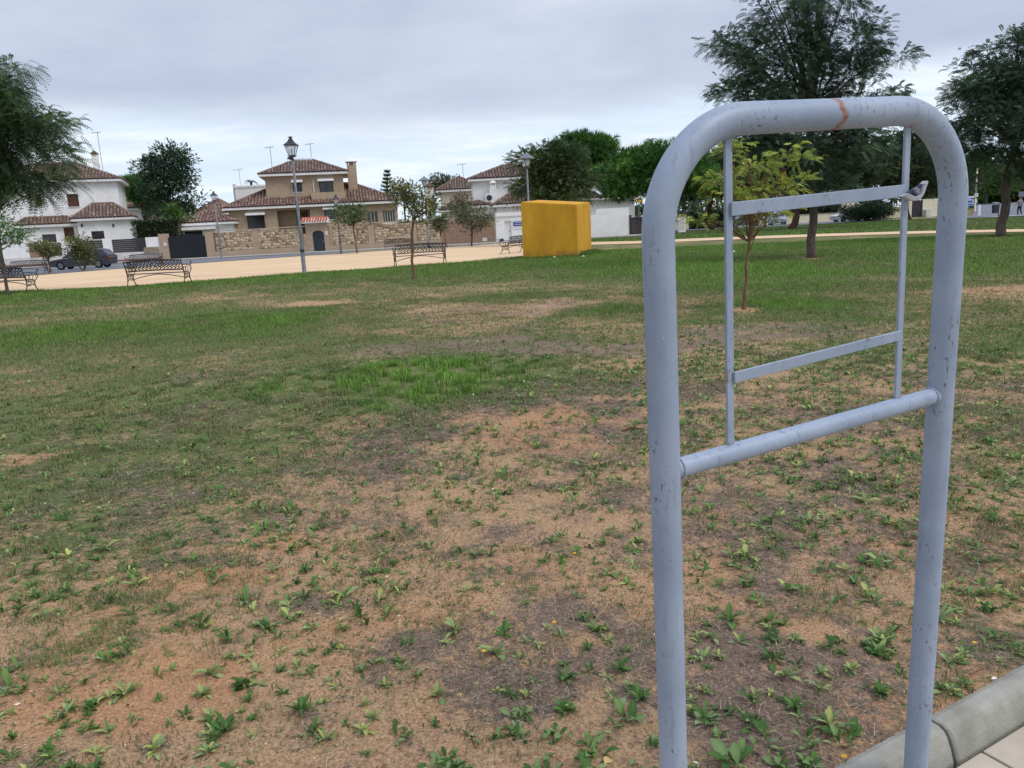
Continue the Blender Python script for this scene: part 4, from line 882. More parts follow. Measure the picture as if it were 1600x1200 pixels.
# ================================================================== cars
def make_car(label, loc, rz, c1, L_=4.2, H_=1.46, W_=1.76, suv=False, group=None):
    """nose towards -X"""
    r = empty('parked_car', loc, label, 'car', group, rz=rz if rz else 1e-6); hw = W_ / 2; h = L_ / 2
    paint = pm('car_paint_%d' % len(MATS), c1, tuple(x * .92 for x in c1), 1.5, .28, 0, spec=.6)
    bl = .84 if not suv else .95
    low = [(-h, .42), (-h + .02, .62), (-h + .18, .72), (-h + .95, bl - .02), (h - .10, bl + .06), (h, bl - .06), (h + .0, .44), (h - .08, .26), (h - .45, .22), (h - .50, .40), (h - .62, .60), (h - .80, .66), (h - .98, .60), (h - 1.10, .40), (h - 1.15, .20), (-h + 1.12, .20), (-h + 1.07, .40), (-h + .95, .60), (-h + .77, .66), (-h + .59, .60), (-h + .47, .40), (-h + .42, .22), (-h + .08, .26)]
    secs = [(-hw + .06, .93), (-hw, 1.0), (-hw + .01, 1.0), (hw - .01, 1.0), (hw, 1.0), (hw - .06, .93)]
    vs = []; fs = []; n = len(low)
    for y, k in [(-hw + .10, .965), (-hw + .02, .99), (-hw, 1.0), (hw, 1.0), (hw - .02, .99), (hw - .10, .965)]:
        for (x, z) in low: vs.append((x * k, y, .2 + (z - .2) * (1 if k == 1 else k)))
    # order the inner (inset) profile first so the flanks are rounded
    m = 6
    for i in range(m - 1):
        for k in range(n): fs.append((i * n + k, i * n + (k + 1) % n, (i + 1) * n + (k + 1) % n, (i + 1) * n + k))
    fs += [tuple(range(n - 1, -1, -1)), tuple(range((m - 1) * n, m * n))]
    vs = vs[n:]  # keep flanks simple: two sections a side
    m = 4; fs = []
    vs2 = vs[:n] + vs[n:2 * n] + vs[2 * n:3 * n] + vs[3 * n:4 * n]
    for i in range(m - 1):
        for k in range(n): fs.append((i * n + k, i * n + (k + 1) % n, (i + 1) * n + (k + 1) % n, (i + 1) * n + k))
    fs += [tuple(range(n - 1, -1, -1)), tuple(range((m - 1) * n, m * n))]
    mb = MB(); mb.add(vs2, fs); body = mb.build('body', paint, r, bevel=.025)
    gx = [(-h + .92, bl), (-h + 1.62, H_ - .05), (-h + 2.0, H_), (h - .75, H_ - .02), (h - (.22 if suv else .38), H_ - .12), (h - .05, bl + .06)]
    tw = hw - .22; sw = hw - .06
    yy = lambda z: sw + (tw - sw) * (z - bl) / (H_ - bl)
    mb = MB(); vs = [(x, -yy(z), z) for x, z in gx] + [(x, yy(z), z) for x, z in gx]; n = len(gx)
    mb.add(vs, [tuple(range(n)), tuple(range(2 * n - 1, n - 1, -1))] + [(i, n + i, n + i + 1, i + 1) for i in range(n - 1)]); mb.build('cabin', paint, body, bevel=.03)
    for sy in (-1, 1):
        for (xa, xb, ta, tb) in ((-h + 1.12, -h + 2.05, -h + 1.66, -h + 2.05), (-h + 2.12, h - .62, -h + 2.12, h - .82)):
            zb, zt = bl + .07, H_ - .12; e = .008
            mb = MB(); mb.prism([(xa, sy * (yy(zb) + e), zb), (xb, sy * (yy(zb) + e), zb), (tb, sy * (yy(zt) + e), zt), (ta, sy * (yy(zt) + e), zt)], (0, -sy * .02, 0)); mb.build('side_window', CARGLASS, body)
    for nm, (x0, z0), (x1, z1), e in (('windscreen', gx[0], gx[1], -.008), ('rear_window', gx[5], gx[4], .008)):
        z0 += .07; x0 += (.06 if e < 0 else -.03); mb = MB(); mb.prism([(x0 + e, -yy(z0) + .08, z0), (x0 + e, yy(z0) - .08, z0), (x1 + e, yy(z1) - .06, z1 - .03), (x1 + e, -yy(z1) + .06, z1 - .03)], (-e * 2, 0, -.015)); mb.build(nm, CARGLASS, body)
    for sy in (-1, 1):
        mb = MB(); mb.box(-h - .012, -h + .22, min(sy * (hw - .36), sy * (hw - .02)), max(sy * (hw - .36), sy * (hw - .02)), .60, .72); mb.build('headlight', CHROME, r, bevel=.02)
        mb = MB(); mb.box(h - .12, h + .012, min(sy * (hw - .24), sy * (hw + .008)), max(sy * (hw - .24), sy * (hw + .008)), .66, .88); mb.build('tail_light', REDL, r, bevel=.02)
        mb = MB(); mb.box(-h + 1.10, -h + 1.26, min(sy * (hw - .02), sy * (hw + .16)), max(sy * (hw - .02), sy * (hw + .16)), bl + .02, bl + .15); mb.build('wing_mirror', paint, r, bevel=.02)
        for X in (-h + .77, h - .80):
            mb = MB(); prf = [(.20, -.10), (.30, -.10), (.325, -.07), (.325, .07), (.30, .10), (.20, .10)]
            V = []; n = 20
            for rr_, o_ in prf:
                for k in range(n): a = 2 * PI * k / n; V.append((X + rr_ * math.cos(a), sy * (hw - .11) + o_ * sy, .325 + rr_ * math.sin(a)))
            mb.add(V, [(i * n + k, i * n + (k + 1) % n, ((i + 1) % 6) * n + (k + 1) % n, ((i + 1) % 6) * n + k) for i in range(6) for k in range(n)]); wh = mb.build('wheel', TYRE, r, smooth=False)
            mb = MB(); yo = sy * (hw - .035)
            for k in range(10):
                a = 2 * PI * k / 10; c, s = math.cos(a), math.sin(a); mb.prism([(X + .03 * c - .03 * s, yo, .325 + .03 * s + .03 * c), (X + .20 * c - .02 * s, yo, .325 + .20 * s + .02 * c), (X + .20 * c + .02 * s, yo, .325 + .20 * s - .02 * c), (X + .03 * c + .03 * s, yo, .325 + .03 * s - .03 * c)], (0, -sy * .03, 0))
            mb.tube([(X + .195 * math.cos(a), yo - sy * .01, .325 + .195 * math.sin(a)) for a in np.linspace(0, 2 * PI, 17)[:-1]], .018, 6, closed=True)
            mb.build('rim', ALLOY, wh)
    mb = MB(); mb.box(-h - .02, -h + .02, -.26, .26, .40, .51); mb.build('number_plate', PLATE, r)
    mb = MB(); mb.box(-h - .012, -h + .03, -.42, .42, .545, .66); mb.build('grille', DGREY, r)
    return r
cp = at(133, 419, 60.0)
make_car('dark charcoal hatchback parked in the street behind the two left shrubs', (cp.x, 60.0, .02), .10, S(44, 46, 58), 4.3)
cp = at(1163, 354, 90); make_car('dark blue car parked in the street seen between the frame bars', (cp.x, 90, .03), .12, S(46, 52, 74), 4.3)
cp = at(1217, 350, 91); make_car('pale-roofed dark van-like car parked beyond the leaning pine trunk', (cp.x + .3, 92.5, .03), 1.35, S(150, 158, 172), 4.0, 1.75, 1.7, True)
cp = at(1312, 346, 90); make_car('white car with its nose showing beside the round hedge bush', (cp.x + 1.3, 90, .03), .10, S(206, 206, 210), 4.3, 1.6, 1.8, True)
def rc(px, py, Y): p = at(px, py, Y); return (p.x, p.y, float(rise(np.array(p.x), np.array(p.y))) + .05)
make_car('light blue car on the far road just right of the frame', rc(1509, 326, 118), 1.15, S(110, 140, 190), 4.0)
make_car('silver car behind the light blue car on the far road', rc(1515, 319, 136), 1.15, S(170, 174, 180), 4.4, 1.6, 1.8, True)

# ================================================================== person, bin, poles and signs at the right
def person():
    Y = 72.0; p = at(1592, 341, Y); base = Vector((p.x, Y, .07)); r = empty('person', base, 'person in a grey top and black trousers walking away along the road at right edge', 'person')
    SKIN = pm('skin', S(176, 128, 104), S(158, 112, 90), 20, .6, .05); SHIRT = pm('grey_shirt', S(128, 132, 142), S(108, 112, 122), 9, .85, .2); TROU = pm('black_trousers', S(34, 33, 38), S(24, 24, 28), 9, .85, .2); HAIR = pm('dark_hair', S(48, 38, 34), S(34, 27, 24), 30, .7, .2); SHOE = pm('shoe', S(40, 38, 38), None, 20, .7, .1)
    k = 1.62 / 1.75
    def skin(name, verts, edges, mat, root_i=0, parent=r):
        me = bpy.data.meshes.new(name); me.from_pydata([(v[0] * k, v[1] * k, v[2] * k) for v in verts], edges, []); o = link(me, name, mat, parent)
        m = o.modifiers.new('skin', 'SKIN'); 
        for i, v in enumerate(verts): s = o.data.skin_vertices[0].data[i]; s.radius = (v[3] * k, (v[4] if len(v) > 4 else v[3]) * k); s.use_root = (i == root_i)
        b = o.modifiers.new('sub', 'SUBSURF'); b.levels = 2; b.render_levels = 2; return o
    # x right, y away, z up; mid-stride, arms swinging out
    J = [(0, 0, .95, .14, .10), (0, 0, 1.15, .13, .09), (0, 0, 1.38, .15, .10), (0, .01, 1.50, .055), (0, .02, 1.60, .075, .085), (0, .02, 1.70, .07, .08), (-.19, 0, 1.40, .055), (-.30, -.05, 1.15, .042), (-.40, .05, .95, .032), (-.43, .09, .86, .028), (.19, 0, 1.40, .055), (.27, .06, 1.15, .042), (.32, .18, .97, .032), (.33, .22, .90, .028), (-.09, 0, .88, .085), (-.10, .12, .50, .058), (-.10, .06, .09, .04), (-.10, .20, .04, .035), (.09, 0, .88, .085), (.10, .04, .50, .058), (.10, -.20, .12, .04), (.10, -.10, .05, .035)]
    E_ = [(0, 1), (1, 2), (2, 3), (3, 4), (4, 5), (2, 6), (6, 7), (7, 8), (8, 9), (2, 10), (10, 11), (11, 12), (12, 13), (0, 14), (14, 15), (15, 16), (16, 17), (0, 18), (18, 19), (19, 20), (20, 21)]
    skin('body', J, E_, SKIN)
    for s, (hx, hy, hz) in ((-1, (-.43, .09, .86)), (1, (.33, .22, .90))):
        hv = [(hx, hy, hz, .026, .016)]; he = []
        for f in range(5):
            a = (f - 1.5) * .012 if f < 4 else -.03; hv += [(hx + a, hy + .008, hz - .055, .009), (hx + a * 1.2, hy + .02, hz - .085 - (.012 if f in (1, 2) else 0), .008)]; i = len(hv); he += [(0, i - 2), (i - 2, i - 1)]
        skin('hand', hv, he, SKIN)
    skin('shirt', [(0, 0, .80, .165, .125), (0, 0, .92, .168, .125), (0, 0, 1.15, .155, .11), (0, 0, 1.38, .168, .115), (0, .005, 1.46, .08), (-.19, 0, 1.40, .072), (-.26, -.03, 1.24, .065), (.19, 0, 1.40, .072), (.245, .04, 1.24, .065)], [(0, 1), (1, 2), (2, 3), (3, 4), (3, 5), (5, 6), (3, 7), (7, 8)], SHIRT)
    skin('trousers', [(0, 0, .96, .155, .115), (-.09, 0, .86, .105), (-.10, .12, .50, .076), (-.10, .06, .10, .06), (.09, 0, .86, .105), (.10, .04, .50, .076), (.10, -.20, .13, .06)], [(0, 1), (1, 2), (2, 3), (0, 4), (4, 5), (5, 6)], TROU)
    skin('hair', [(0, -.005, 1.64, .078, .075), (0, -.005, 1.72, .076, .08)], [(0, 1)], HAIR)
    for x_, y_, z_ in ((-.10, .05, .035), (.10, -.20, .07)): skin('shoe', [(x_, y_ - .04, z_, .045, .035), (x_, y_ + .15, z_ - .005, .04, .028)], [(0, 1)], SHOE)
person()
def litter_bin():
    Y = 69.4; p = at(1555, 342, Y); z0 = .12; r = empty('litter_bin', (p.x, Y, z0), 'dark grey litter bin on a post at the roadside right of the frame', 'litter bin'); x = p.x
    mb = MB(); mb.tube([(x + .24, Y, z0), (x + .24, Y, z0 + 1.28)], .035, 8); mb.build('post', DGREY, r)
    mb = MB(); mb.add([(x - .24, Y - .17, z0 + .28), (x + .18, Y - .17, z0 + .28), (x + .18, Y + .17, z0 + .28), (x - .24, Y + .17, z0 + .28), (x - .27, Y - .2, z0 + 1.02), (x + .2, Y - .2, z0 + 1.02), (x + .2, Y + .2, z0 + 1.02), (x - .27, Y + .2, z0 + 1.02)], [(0, 3, 2, 1), (0, 1, 5, 4), (1, 2, 6, 5), (2, 3, 7, 6), (3, 0, 4, 7), (4, 5, 6, 7)]); mb.build('bucket', pm('bin_plastic', S(46, 50, 62), S(38, 42, 52), 5, .6, .1), r, bevel=.02)
    mb = MB(); mb.add([(x - .28, Y - .21, z0 + 1.12), (x + .21, Y - .21, z0 + 1.12), (x + .21, Y + .21, z0 + 1.2), (x - .28, Y + .21, z0 + 1.2), (x - .26, Y - .19, z0 + 1.16), (x + .19, Y - .19, z0 + 1.16), (x + .19, Y + .19, z0 + 1.24), (x - .26, Y + .19, z0 + 1.24)], [(0, 3, 2, 1), (0, 1, 5, 4), (1, 2, 6, 5), (2, 3, 7, 6), (3, 0, 4, 7), (4, 5, 6, 7)]); mb.build('lid', GALV, r)
litter_bin()
def pole(name, px, py, Y, top, label, cat, rad, mat, board=None, boardmat=None, z0=None):
    p = at(px, py, Y); z = float(rise(np.array(p.x), np.array(Y))) if z0 is None else z0; H = at(px, top, Y).z; r = empty(name, (p.x, Y, z), label, cat)
    tx = at(px, top, Y).x - p.x if False else 0
    mb = MB(); mb.lathe([(rad * 1.2, z - .05), (rad * 1.15, z + .3), (rad, z + .35), (rad * .8, H)], (p.x, Y, 0), 10); mb.build('post', mat, r, smooth=True)
    if board:
        x0, x1, a, b = board; A = at(x0, b, Y); B = at(x1, a, Y); mb = MB(); mb.box(A.x, B.x, Y - rad - .06, Y - rad - .025, A.z, B.z); mb.build('board', boardmat, r, bevel=.01)
        mb = MB(); mb.box(p.x - rad * 1.3, p.x + rad * 1.3, Y - rad - .026, Y + rad, (A.z + B.z) / 2 - .05, (A.z + B.z) / 2 + .05); mb.build('bracket', DGREY, r)
    return r
pole('utility_pole', 1522.5, 330, 100, 262, 'pale tall concrete pole beside the far road', 'pole', .13, CREAM, (1521, 1527.5, 302, 308), PLATE)
pole('road_sign', 1596, 318, 100, 299, 'grey back of a rectangular road sign at the right edge above the walker', 'road sign', .05, GALV, (1590.5, 1606, 299, 308), GALV)
pole('sign_post', 1208, 366, 60, 306, 'plain pale grey post on the verge beside the path', 'post', .055, GALV, None, None, 0.0)
pole('yellow_road_sign', 998.5, 350, 92, 310, 'small yellow sign on a post above the dark gate', 'road sign', .05, GALV, (994.5, 1003, 309.5, 316.5), SIGNY, 0.0)

# ================================================================== buildings
class Frame:
    """a building's own axes: x along its front, y into its depth"""
    def __init__(s, px, Y, rz=0.):
        p = at(px, 380, Y); s.o = Vector((p.x, Y, 0)); s.rz = rz; s.c, s.s = math.cos(rz), math.sin(rz)
    def P(s, px, py, ly=0.):
        d = ray(px, py); n = Vector((-s.s, s.c, 0)); q = s.o + n * ly; t = (q - CAM).dot(n) / d.dot(n); w_ = CAM + d * t - s.o
        return (w_.x * s.c + w_.y * s.s, w_.z)
    def X(s, px, ly=0., py=340): return s.P(px, py, ly)[0]
    def Z(s, px, py, ly=0.): return s.P(px, py, ly)[1]
    def R(s, x0, x1, y0, y1, ly=0.):           # pixel rectangle -> local x0, x1, z0, z1
        a = s.P((x0 + x1) / 2, y1, ly)[1]; b = s.P((x0 + x1) / 2, y0, ly)[1]; ym = (y0 + y1) / 2
        return (s.P(x0, ym, ly)[0], s.P(x1, ym, ly)[0], a, b)
    def root(s, name, label, cat='house', group=None):
        r = empty(name, s.o, label, cat, group, rz=s.rz or 1e-6); return r
def block(root, x0, x1, y0, y1, z0, z1, mat, holes=(), name='wall', jamb=.22):
    mb = MB(); xs = sorted({x0, x1, *[v for h in holes for v in h[:2]]}); zs = sorted({z0, z1, *[v for h in holes for v in h[2:4]]})
    for i in range(len(xs) - 1):
        for j in range(len(zs) - 1):
            cx, cz = (xs[i] + xs[i + 1]) / 2, (zs[j] + zs[j + 1]) / 2
            if any(h[0] < cx < h[1] and h[2] < cz < h[3] for h in holes): continue
            mb.poly([(xs[i], y0, zs[j]), (xs[i + 1], y0, zs[j]), (xs[i + 1], y0, zs[j + 1]), (xs[i], y0, zs[j + 1])])
    for a, b, c, d in holes:
        q = y0 + jamb
        mb.poly([(a, y0, c), (a, y0, d), (a, q, d), (a, q, c)]); mb.poly([(b, y0, c), (b, q, c), (b, q, d), (b, y0, d)])
        mb.poly([(a, y0, d), (b, y0, d), (b, q, d), (a, q, d)]); mb.poly([(a, y0, c), (a, q, c), (b, q, c), (b, y0, c)])
    mb.poly([(x1, y0, z0), (x1, y1, z0), (x1, y1, z1), (x1, y0, z1)]); mb.poly([(x0, y1, z0), (x0, y0, z0), (x0, y0, z1), (x0, y1, z1)]); mb.poly([(x1, y1, z0), (x0, y1, z0), (x0, y1, z1), (x1, y1, z1)]); mb.poly([(x0, y0, z1), (x1, y0, z1), (x1, y1, z1), (x0, y1, z1)])
    return mb.build(name, mat, root)
def window(root, h, y0, frame=TRIMW, glass=None, jamb=.22, bars=False, hood=False, shutter=False, mull=1, name='window', sill=True):
    a, b, c, d = h; q = y0 + jamb - .05; t = .055; mb = MB()
    mb.box(a + .002, a + t, q, q + .04, c + .002, d - .002); mb.box(b - t, b - .002, q, q + .04, c + .002, d - .002); mb.box(a + t, b - t, q, q + .04, c + .002, c + t); mb.box(a + t, b - t, q, q + .04, d - t, d - .002)
    for k in range(mull):
        x = a + (b - a) * (k + 1) / (mull + 1); mb.box(x - .025, x + .025, q, q + .04, c + t, d - t)
    f = mb.build(name, frame, root)
    m_ = MB(); m_.box(a + t, b - t, q + .012, q + .026, c + t, d - t); m_.build('shutter' if shutter else 'pane', BROWNW if shutter else (glass or GLASSD), f)
    if sill: m_ = MB(); m_.box(a - .06, b + .06, y0 - .07, y0 - .003, c - .07, c - .003); m_.build('sill', TRIMW, f)
    if bars:
        m_ = MB(); n = max(4, int((b - a) / .16))
        for k in range(n + 1): x = a + .02 + (b - a - .04) * k / n; m_.tube([(x, y0 - .10, c + .02), (x, y0 - .10, d - .02)], .014, 5)
        for z in (c + .1, (c + d) / 2, d - .1): m_.tube([(a - .02, y0 - .10, z), (b + .02, y0 - .10, z)], .014, 5)
        for x in (a, b): m_.tube([(x, y0 - .1, c + .1), (x, y0 + .02, c + .1)], .014, 5)
        m_.build('bars', IRON, f)
    if hood:
        m_ = MB(); m_.prism([(a - .12, y0 - .003, d + .02), (a - .12, y0 - .003, d + .42), (a - .12, y0 - .50, d + .16), (a - .12, y0 - .50, d + .06)], (b - a + .24, 0, 0)); m_.build('awning', TRIMW, f)
    return f
TCOL = [(0, S(92, 80, 76)), (.3, S(116, 98, 90)), (.6, S(136, 114, 104)), (.85, S(156, 134, 122)), (1, S(148, 142, 136))]
TCOLR = [(0, S(96, 78, 72)), (.3, S(122, 97, 88)), (.6, S(144, 114, 102)), (.85, S(166, 138, 124)), (1, S(154, 146, 136))]
def tiles(A, B, C, D, cols, V, Q, K, pitch=.32, ln=.46):
    """barrel tiles on the slope A-B (eave) / C-D (ridge, C over A)"""
    A, B, C, D = map(Vector, (A, B, C, D)); e = (B - A); Ls = e.length; e.normalize(); up = (C - A) - e * (C - A).dot(e); Lt = up.length; up.normalize(); nr = e.cross(up).normalized()
    if nr.z < 0: nr = -nr
    c0 = (C - A).dot(e); d0 = (D - A).dot(e); n = int(Ls / pitch); m = int(Lt / ln) + 1
    for i in range(n):
        s = (i + .5) * Ls / n
        for j in range(m):
            t = j * ln; lo = c0 * (t + .2) / Lt; hi = Ls + (d0 - Ls) * (t + .2) / Lt
            if s < lo or s > hi: continue
            t1 = min(t + ln + .05, Lt); col = pal(np.array([np.clip(RNG.normal(.5, .2), 0, 1)]), cols)[0] * RNG.uniform(.92, 1.08); b = len(V); js = RNG.normal(0, .008)
            for tt, lift in ((t, .045), (t1, .012)):
                for k in range(5):
                    a = PI * k / 4; p = A + e * (s + js + math.cos(a) * pitch * .36) + up * tt + nr * (math.sin(a) * pitch * .42 + lift); V.append(tuple(p)); K.append(tuple(col))
            for k in range(4): Q.append((b + k, b + k + 1, b + 6 + k, b + 5 + k))
def hip(root, x0, x1, y0, y1, z, rise_, over=.45, fascia=.24, cols=TCOL, back=False, name='roof', front_only=False):
    x0 -= over; x1 += over; y0 -= over; y1 += over; k = (y1 - y0) / 2; k = min(k, (x1 - x0) / 2 - .02); ym = (y0 + y1) / 2; zt = z + rise_
    P = [(x0, y0, z), (x1, y0, z), (x1, y1, z), (x0, y1, z)]; r0, r1 = (x0 + k, ym, zt), (x1 - k, ym, zt)
    mb = MB(); mb.add(P + [r0, r1], [(0, 1, 5, 4), (1, 2, 5), (2, 3, 4, 5), (3, 0, 4)])
    ro = mb.build(name, TILEB, root)
    m_ = MB(); m_.box(x0 + .03, x1 - .03, y0 + .03, y1 - .03, z - fascia, z - .004); m_.build('eaves', TRIMW, ro)
    V, Q, K = [], [], []
    tiles(P[0], P[1], r0, r1, cols, V, Q, K); tiles(P[1], P[2], r1, r1, cols, V, Q, K); tiles(P[3], P[0], r0, r0, cols, V, Q, K)
    o = ORG.get(root.name, Vector((0, 0, 0))); npmesh('roof_tiles', V, Q, K, TILEM, ro, smooth=False)['kind'] = 'stuff'
    m_ = MB(); cc = tuple(x * .95 for x in cols[len(cols) // 2][1]); dz = .05
    for a, b in ((P[0], r0), (P[1], r1), (r0, r1), (P[2], r1), (P[3], r0)):
        if (Vector(a) - Vector(b)).length > .1: m_.tube([(p[0], p[1], p[2] + dz) for p in (a, b)], .12, 7, col=cc)
    m_.build('ridge_tiles', TILEM, ro, col=True)['kind'] = 'stuff'
    return ro
def chimney(root, x, y, w_, z0, z1, mat, capmat, lant=False, name='chimney', parent=None):
    mb = MB(); h = w_ / 2; mb.box(x - h, x + h, y - h, y + h, z0, z1 - w_ * .9); c = mb.build(name, mat, parent or root)
    m_ = MB(); q = h * .8
    for sx in (-1, 1):
        for sy in (-1, 1): m_.box(x + sx * q - h * .2, x + sx * q + h * .2, y + sy * q - h * .2, y + sy * q + h * .2, z1 - w_ * .9, z1 - w_ * .5)
    m_.box(x - h * .5, x + h * .5, y - h * .5, y + h * .5, z1 - w_ * .9, z1 - w_ * .5); m_.build('vent', mat, c)
    m_ = MB(); o = h * 1.25; zz = z1 - w_ * .5
    m_.add([(x - o, y - o, zz), (x + o, y - o, zz), (x + o, y + o, zz), (x - o, y + o, zz), (x - o, y - o, zz + .07), (x + o, y - o, zz + .07), (x + o, y + o, zz + .07), (x - o, y + o, zz + .07), (x, y, z1 + .1)], [(3, 2, 1, 0), (0, 1, 5, 4), (1, 2, 6, 5), (2, 3, 7, 6), (3, 0, 4, 7), (4, 5, 8), (5, 6, 8), (6, 7, 8), (7, 4, 8)]); m_.build('cap', capmat, c)
def antenna(root, x, y, z0, z1, w_=.9):
    mb = MB(); mb.tube([(x, y, z0), (x, y, z1)], .028, 6); a = mb.build('antenna', GALV, root)
    m_ = MB(); m_.tube([(x - w_ * .7, y, z1 - .1), (x + w_ * .5, y, z1 - .02)], .02, 5)
    for k in range(6): q = x - w_ * .65 + k * w_ * .2; zz = z1 - .1 + (q - x + w_ * .7) * .07; m_.tube([(q, y - .25, zz - .12), (q, y + .25, zz + .12)], .014, 4)
    m_.build('aerial', GALV, a)

# ---- white villa at the left
A = Frame(120, 82, .36); h = A.root('white_villa', 'white two-storey villa with brown tiled hip roofs behind the drooping tree at left')
zE = A.Z(160, 284); wins = [A.R(105, 123, 303, 323), A.R(54, 65, 305, 323)]; xr = A.X(186, 0, 310)
block(h, -7.5, xr, 0, 8, 0, zE, WHITE, wins)
for k, q in enumerate(wins): window(h, q, 0, BROWNW, shutter=True)
rf = hip(h, -7.5, xr, 0, 8, zE + .24, 2.0, .55)
chimney(h, A.X(163, 3), 3, .62, zE + .8, A.Z(163, 236, 3), WHITE, TILEB)
antenna(h, A.X(157, 4, 240), 4, zE + 1.2, A.Z(150, 206, 4), .8)
zP = A.Z(160, 344, -3.2); xa, xb = A.X(119, -3.2), A.X(202, -3.2); w3 = A.R(143, 163, 361, 374, -3.2)
block(h, xa, xb, -3.2, -.003, 0, zP, WHITE, [w3]); window(h, w3, -3.2, BROWNW, mull=1)
hip(h, xa, xb, -3.2, -.35, zP + .22, A.Z(150, 319, -1.6) - zP - .22, .5)
zQ = A.Z(75, 354, -1.4); xa2 = A.X(28, -1.4); w4, w5 = A.R(66, 88, 366, 379, -1.4), A.R(101, 117, 355, 384, -1.4)
block(h, xa2, xa - .003, -1.4, -.006, 0, zQ, WHITE, [w4, w5]); window(h, w4, -1.4, BROWNW); window(h, w5, -1.4, BROWNW, shutter=True, mull=0, name='door', sill=False)
hip(h, xa2, xa - .6, -1.4, -.4, zQ + .2, .7, .42)
for px in (128, 177): q = A.P(px, 352, -3.2); m_ = MB(); m_.box(q[0] - .08, q[0] + .08, -3.32, -3.205, q[1] - .14, q[1] + .12); m_.build('wall_lamp', IRON, h)

W1 = Frame(120, 74); g = W1.root('garden_wall', 'white garden wall with dark slatted panels in front of the white villa', 'wall')
zt = 2.35; x0, x1 = W1.X(-40), W1.X(247)
mb = MB(); mb.box(x0, x1, 0, .25, 0, .95); mb.build('wall', GREYW, g); mb = MB(); mb.box(x0, x1, -.03, -.003, .10, .32); mb.build('plinth', pm('pink_plinth', S(150, 108, 98), None, 5, .9, .2), g)
for a, b in ((-40, 37), (88, 112), (154, 168), (222, 247)):
    mb = MB(); mb.box(W1.X(a), W1.X(b), .004, .246, .953, zt - (.1 if a == 222 else 0)); mb.build('white_panel', WHITE, g)
mb = MB(); mb.box(W1.X(37), W1.X(51), -.05, .30, .953, zt - .15); mb.build('pillar', BRICKD, g)
for a, b in ((51, 88), (112, 154), (168, 222)):
    xx0, xx1 = W1.X(a), W1.X(b); n = 7
    for k in range(n): m_ = MB(); zz = .97 + k * (zt - 1.1) / n; m_.box(xx0 + .01, xx1 - .01, .10, .14, zz, zz + (zt - 1.1) / n - .012); m_.build('slat', DARKP, g)
q = W1.R(225, 249, 386, 395); mb = MB(); mb.box(q[0], q[1], -.06, -.033, q[2], q[3]); mb.build('meter_box', pm('meter_door', S(150, 136, 110), S(120, 108, 88), 3, .7, .1), g)

# ---- brick house
B = Frame(480, 84, .20); h = B.root('brick_house', 'tan brick two-storey house with red-brown tiled roofs behind the stone wall')
zG = B.Z(500, 323); xa, xb = B.X(358), B.X(622)
hs = dict(w1=B.R(387, 414, 337, 359), porch=B.R(434, 486, 328, 366), w2=B.R(507, 524, 328, 343), w3=B.R(574, 591, 330, 348), w4=B.R(598, 634, 328, 348))
hs['w4'] = (hs['w4'][0], min(hs['w4'][1], xb - .3), *hs['w4'][2:])
block(h, xa, xb, 0, 9, 0, zG, BRICK, list(hs.values()))
window(h, hs['w1'], 0, IRON, bars=True, hood=True); window(h, hs['w2'], 0, IRON, hood=True); window(h, hs['w3'], 0, CREAM, mull=2); window(h, hs['w4'], 0, CREAM, mull=4)
p_ = hs['porch']; mb = MB(); mb.box(p_[0], p_[1], 1.6, 1.7, p_[2], p_[3]); mb.box(p_[0], p_[0] + .03, .22, 1.6, p_[2], p_[3]); mb.box(p_[1] - .03, p_[1], .22, 1.6, p_[2], p_[3]); mb.build('porch_wall', BRICK, h)
q = B.R(464, 482, 331, 366, 1.5); mb = MB(); mb.box(q[0], q[1], 1.53, 1.59, p_[2], q[3]); d_ = mb.build('door', BROWNW, h); mb = MB(); mb.box(q[0] + .12, q[0] + .17, 1.49, 1.528, p_[2] + 1.0, p_[2] + 1.15); mb.build('handle', ALLOY, d_)
hip(h, xa, xb, 0, 9, zG + .26, 2.3, .6, cols=TCOLR)
zU = B.Z(468, 274, 1.4); ua, ub = B.X(416, 1.4, 300), B.X(538, 1.4, 300); u1, u2 = B.R(499, 521, 284, 303, 1.4), B.R(458, 472, 286, 300, 1.4)
block(h, ua, ub, 1.4, 7.4, zG + .28, zU, BRICK, [u1, u2]); window(h, u1, 1.4, IRON, hood=True); window(h, u2, 1.4, IRON, bars=True, hood=True)
hip(h, ua, ub, 1.4, 7.4, zU + .22, 1.55, .6, cols=TCOL)
xl = B.X(416, 1.4, 300); mb = MB()
q = B.R(486, 540, 300, 310, .4); mb = MB(); mb.box(q[0], q[1], .4, .55, q[2] - .6, q[3]); mb.box(q[0], q[0] + .15, .553, 1.397, q[2] - .2, q[3]); mb.box(q[1] - .15, q[1], .553, 1.397, q[2] - .2, q[3]); mb.build('balcony_parapet', BRICK, h)
cx, _ = B.P(550, 270, 3.); chimney(h, cx, 3., 1.0, zG + .6, B.Z(547, 246, 3.), BRICK, TRIMW)
q = B.R(490, 492, 281, 303, 1.38); mb = MB(); mb.tube([(q[0], 1.33, q[2]), (q[0], 1.33, q[3])], .05, 8); mb.build('drainpipe', TRIMW, h)
tx0, tz = B.P(457, 250, 4.5); tx1, _ = B.P(489, 250, 4.5); mb = MB(); mb.tube([(tx0, 4.5, tz), (tx0 + .05, 4.5, tz), (tx1 - .05, 4.5, tz), (tx1, 4.5, tz)], [.2, .27, .27, .2], 14); mb.build('solar_tank', CHROME, h, smooth=False)
for px, t_, ly in ((424, 229, 3.), (487, 224, 5.)): antenna(h, B.X(px, ly, 250), ly, zU + .4, B.Z(px, t_, ly), .8)
zg = B.Z(320, 351, -2.); ga, gb_ = B.X(277, -2.), B.X(362, -2.); gd = B.R(290, 318, 361, 395, -2.)
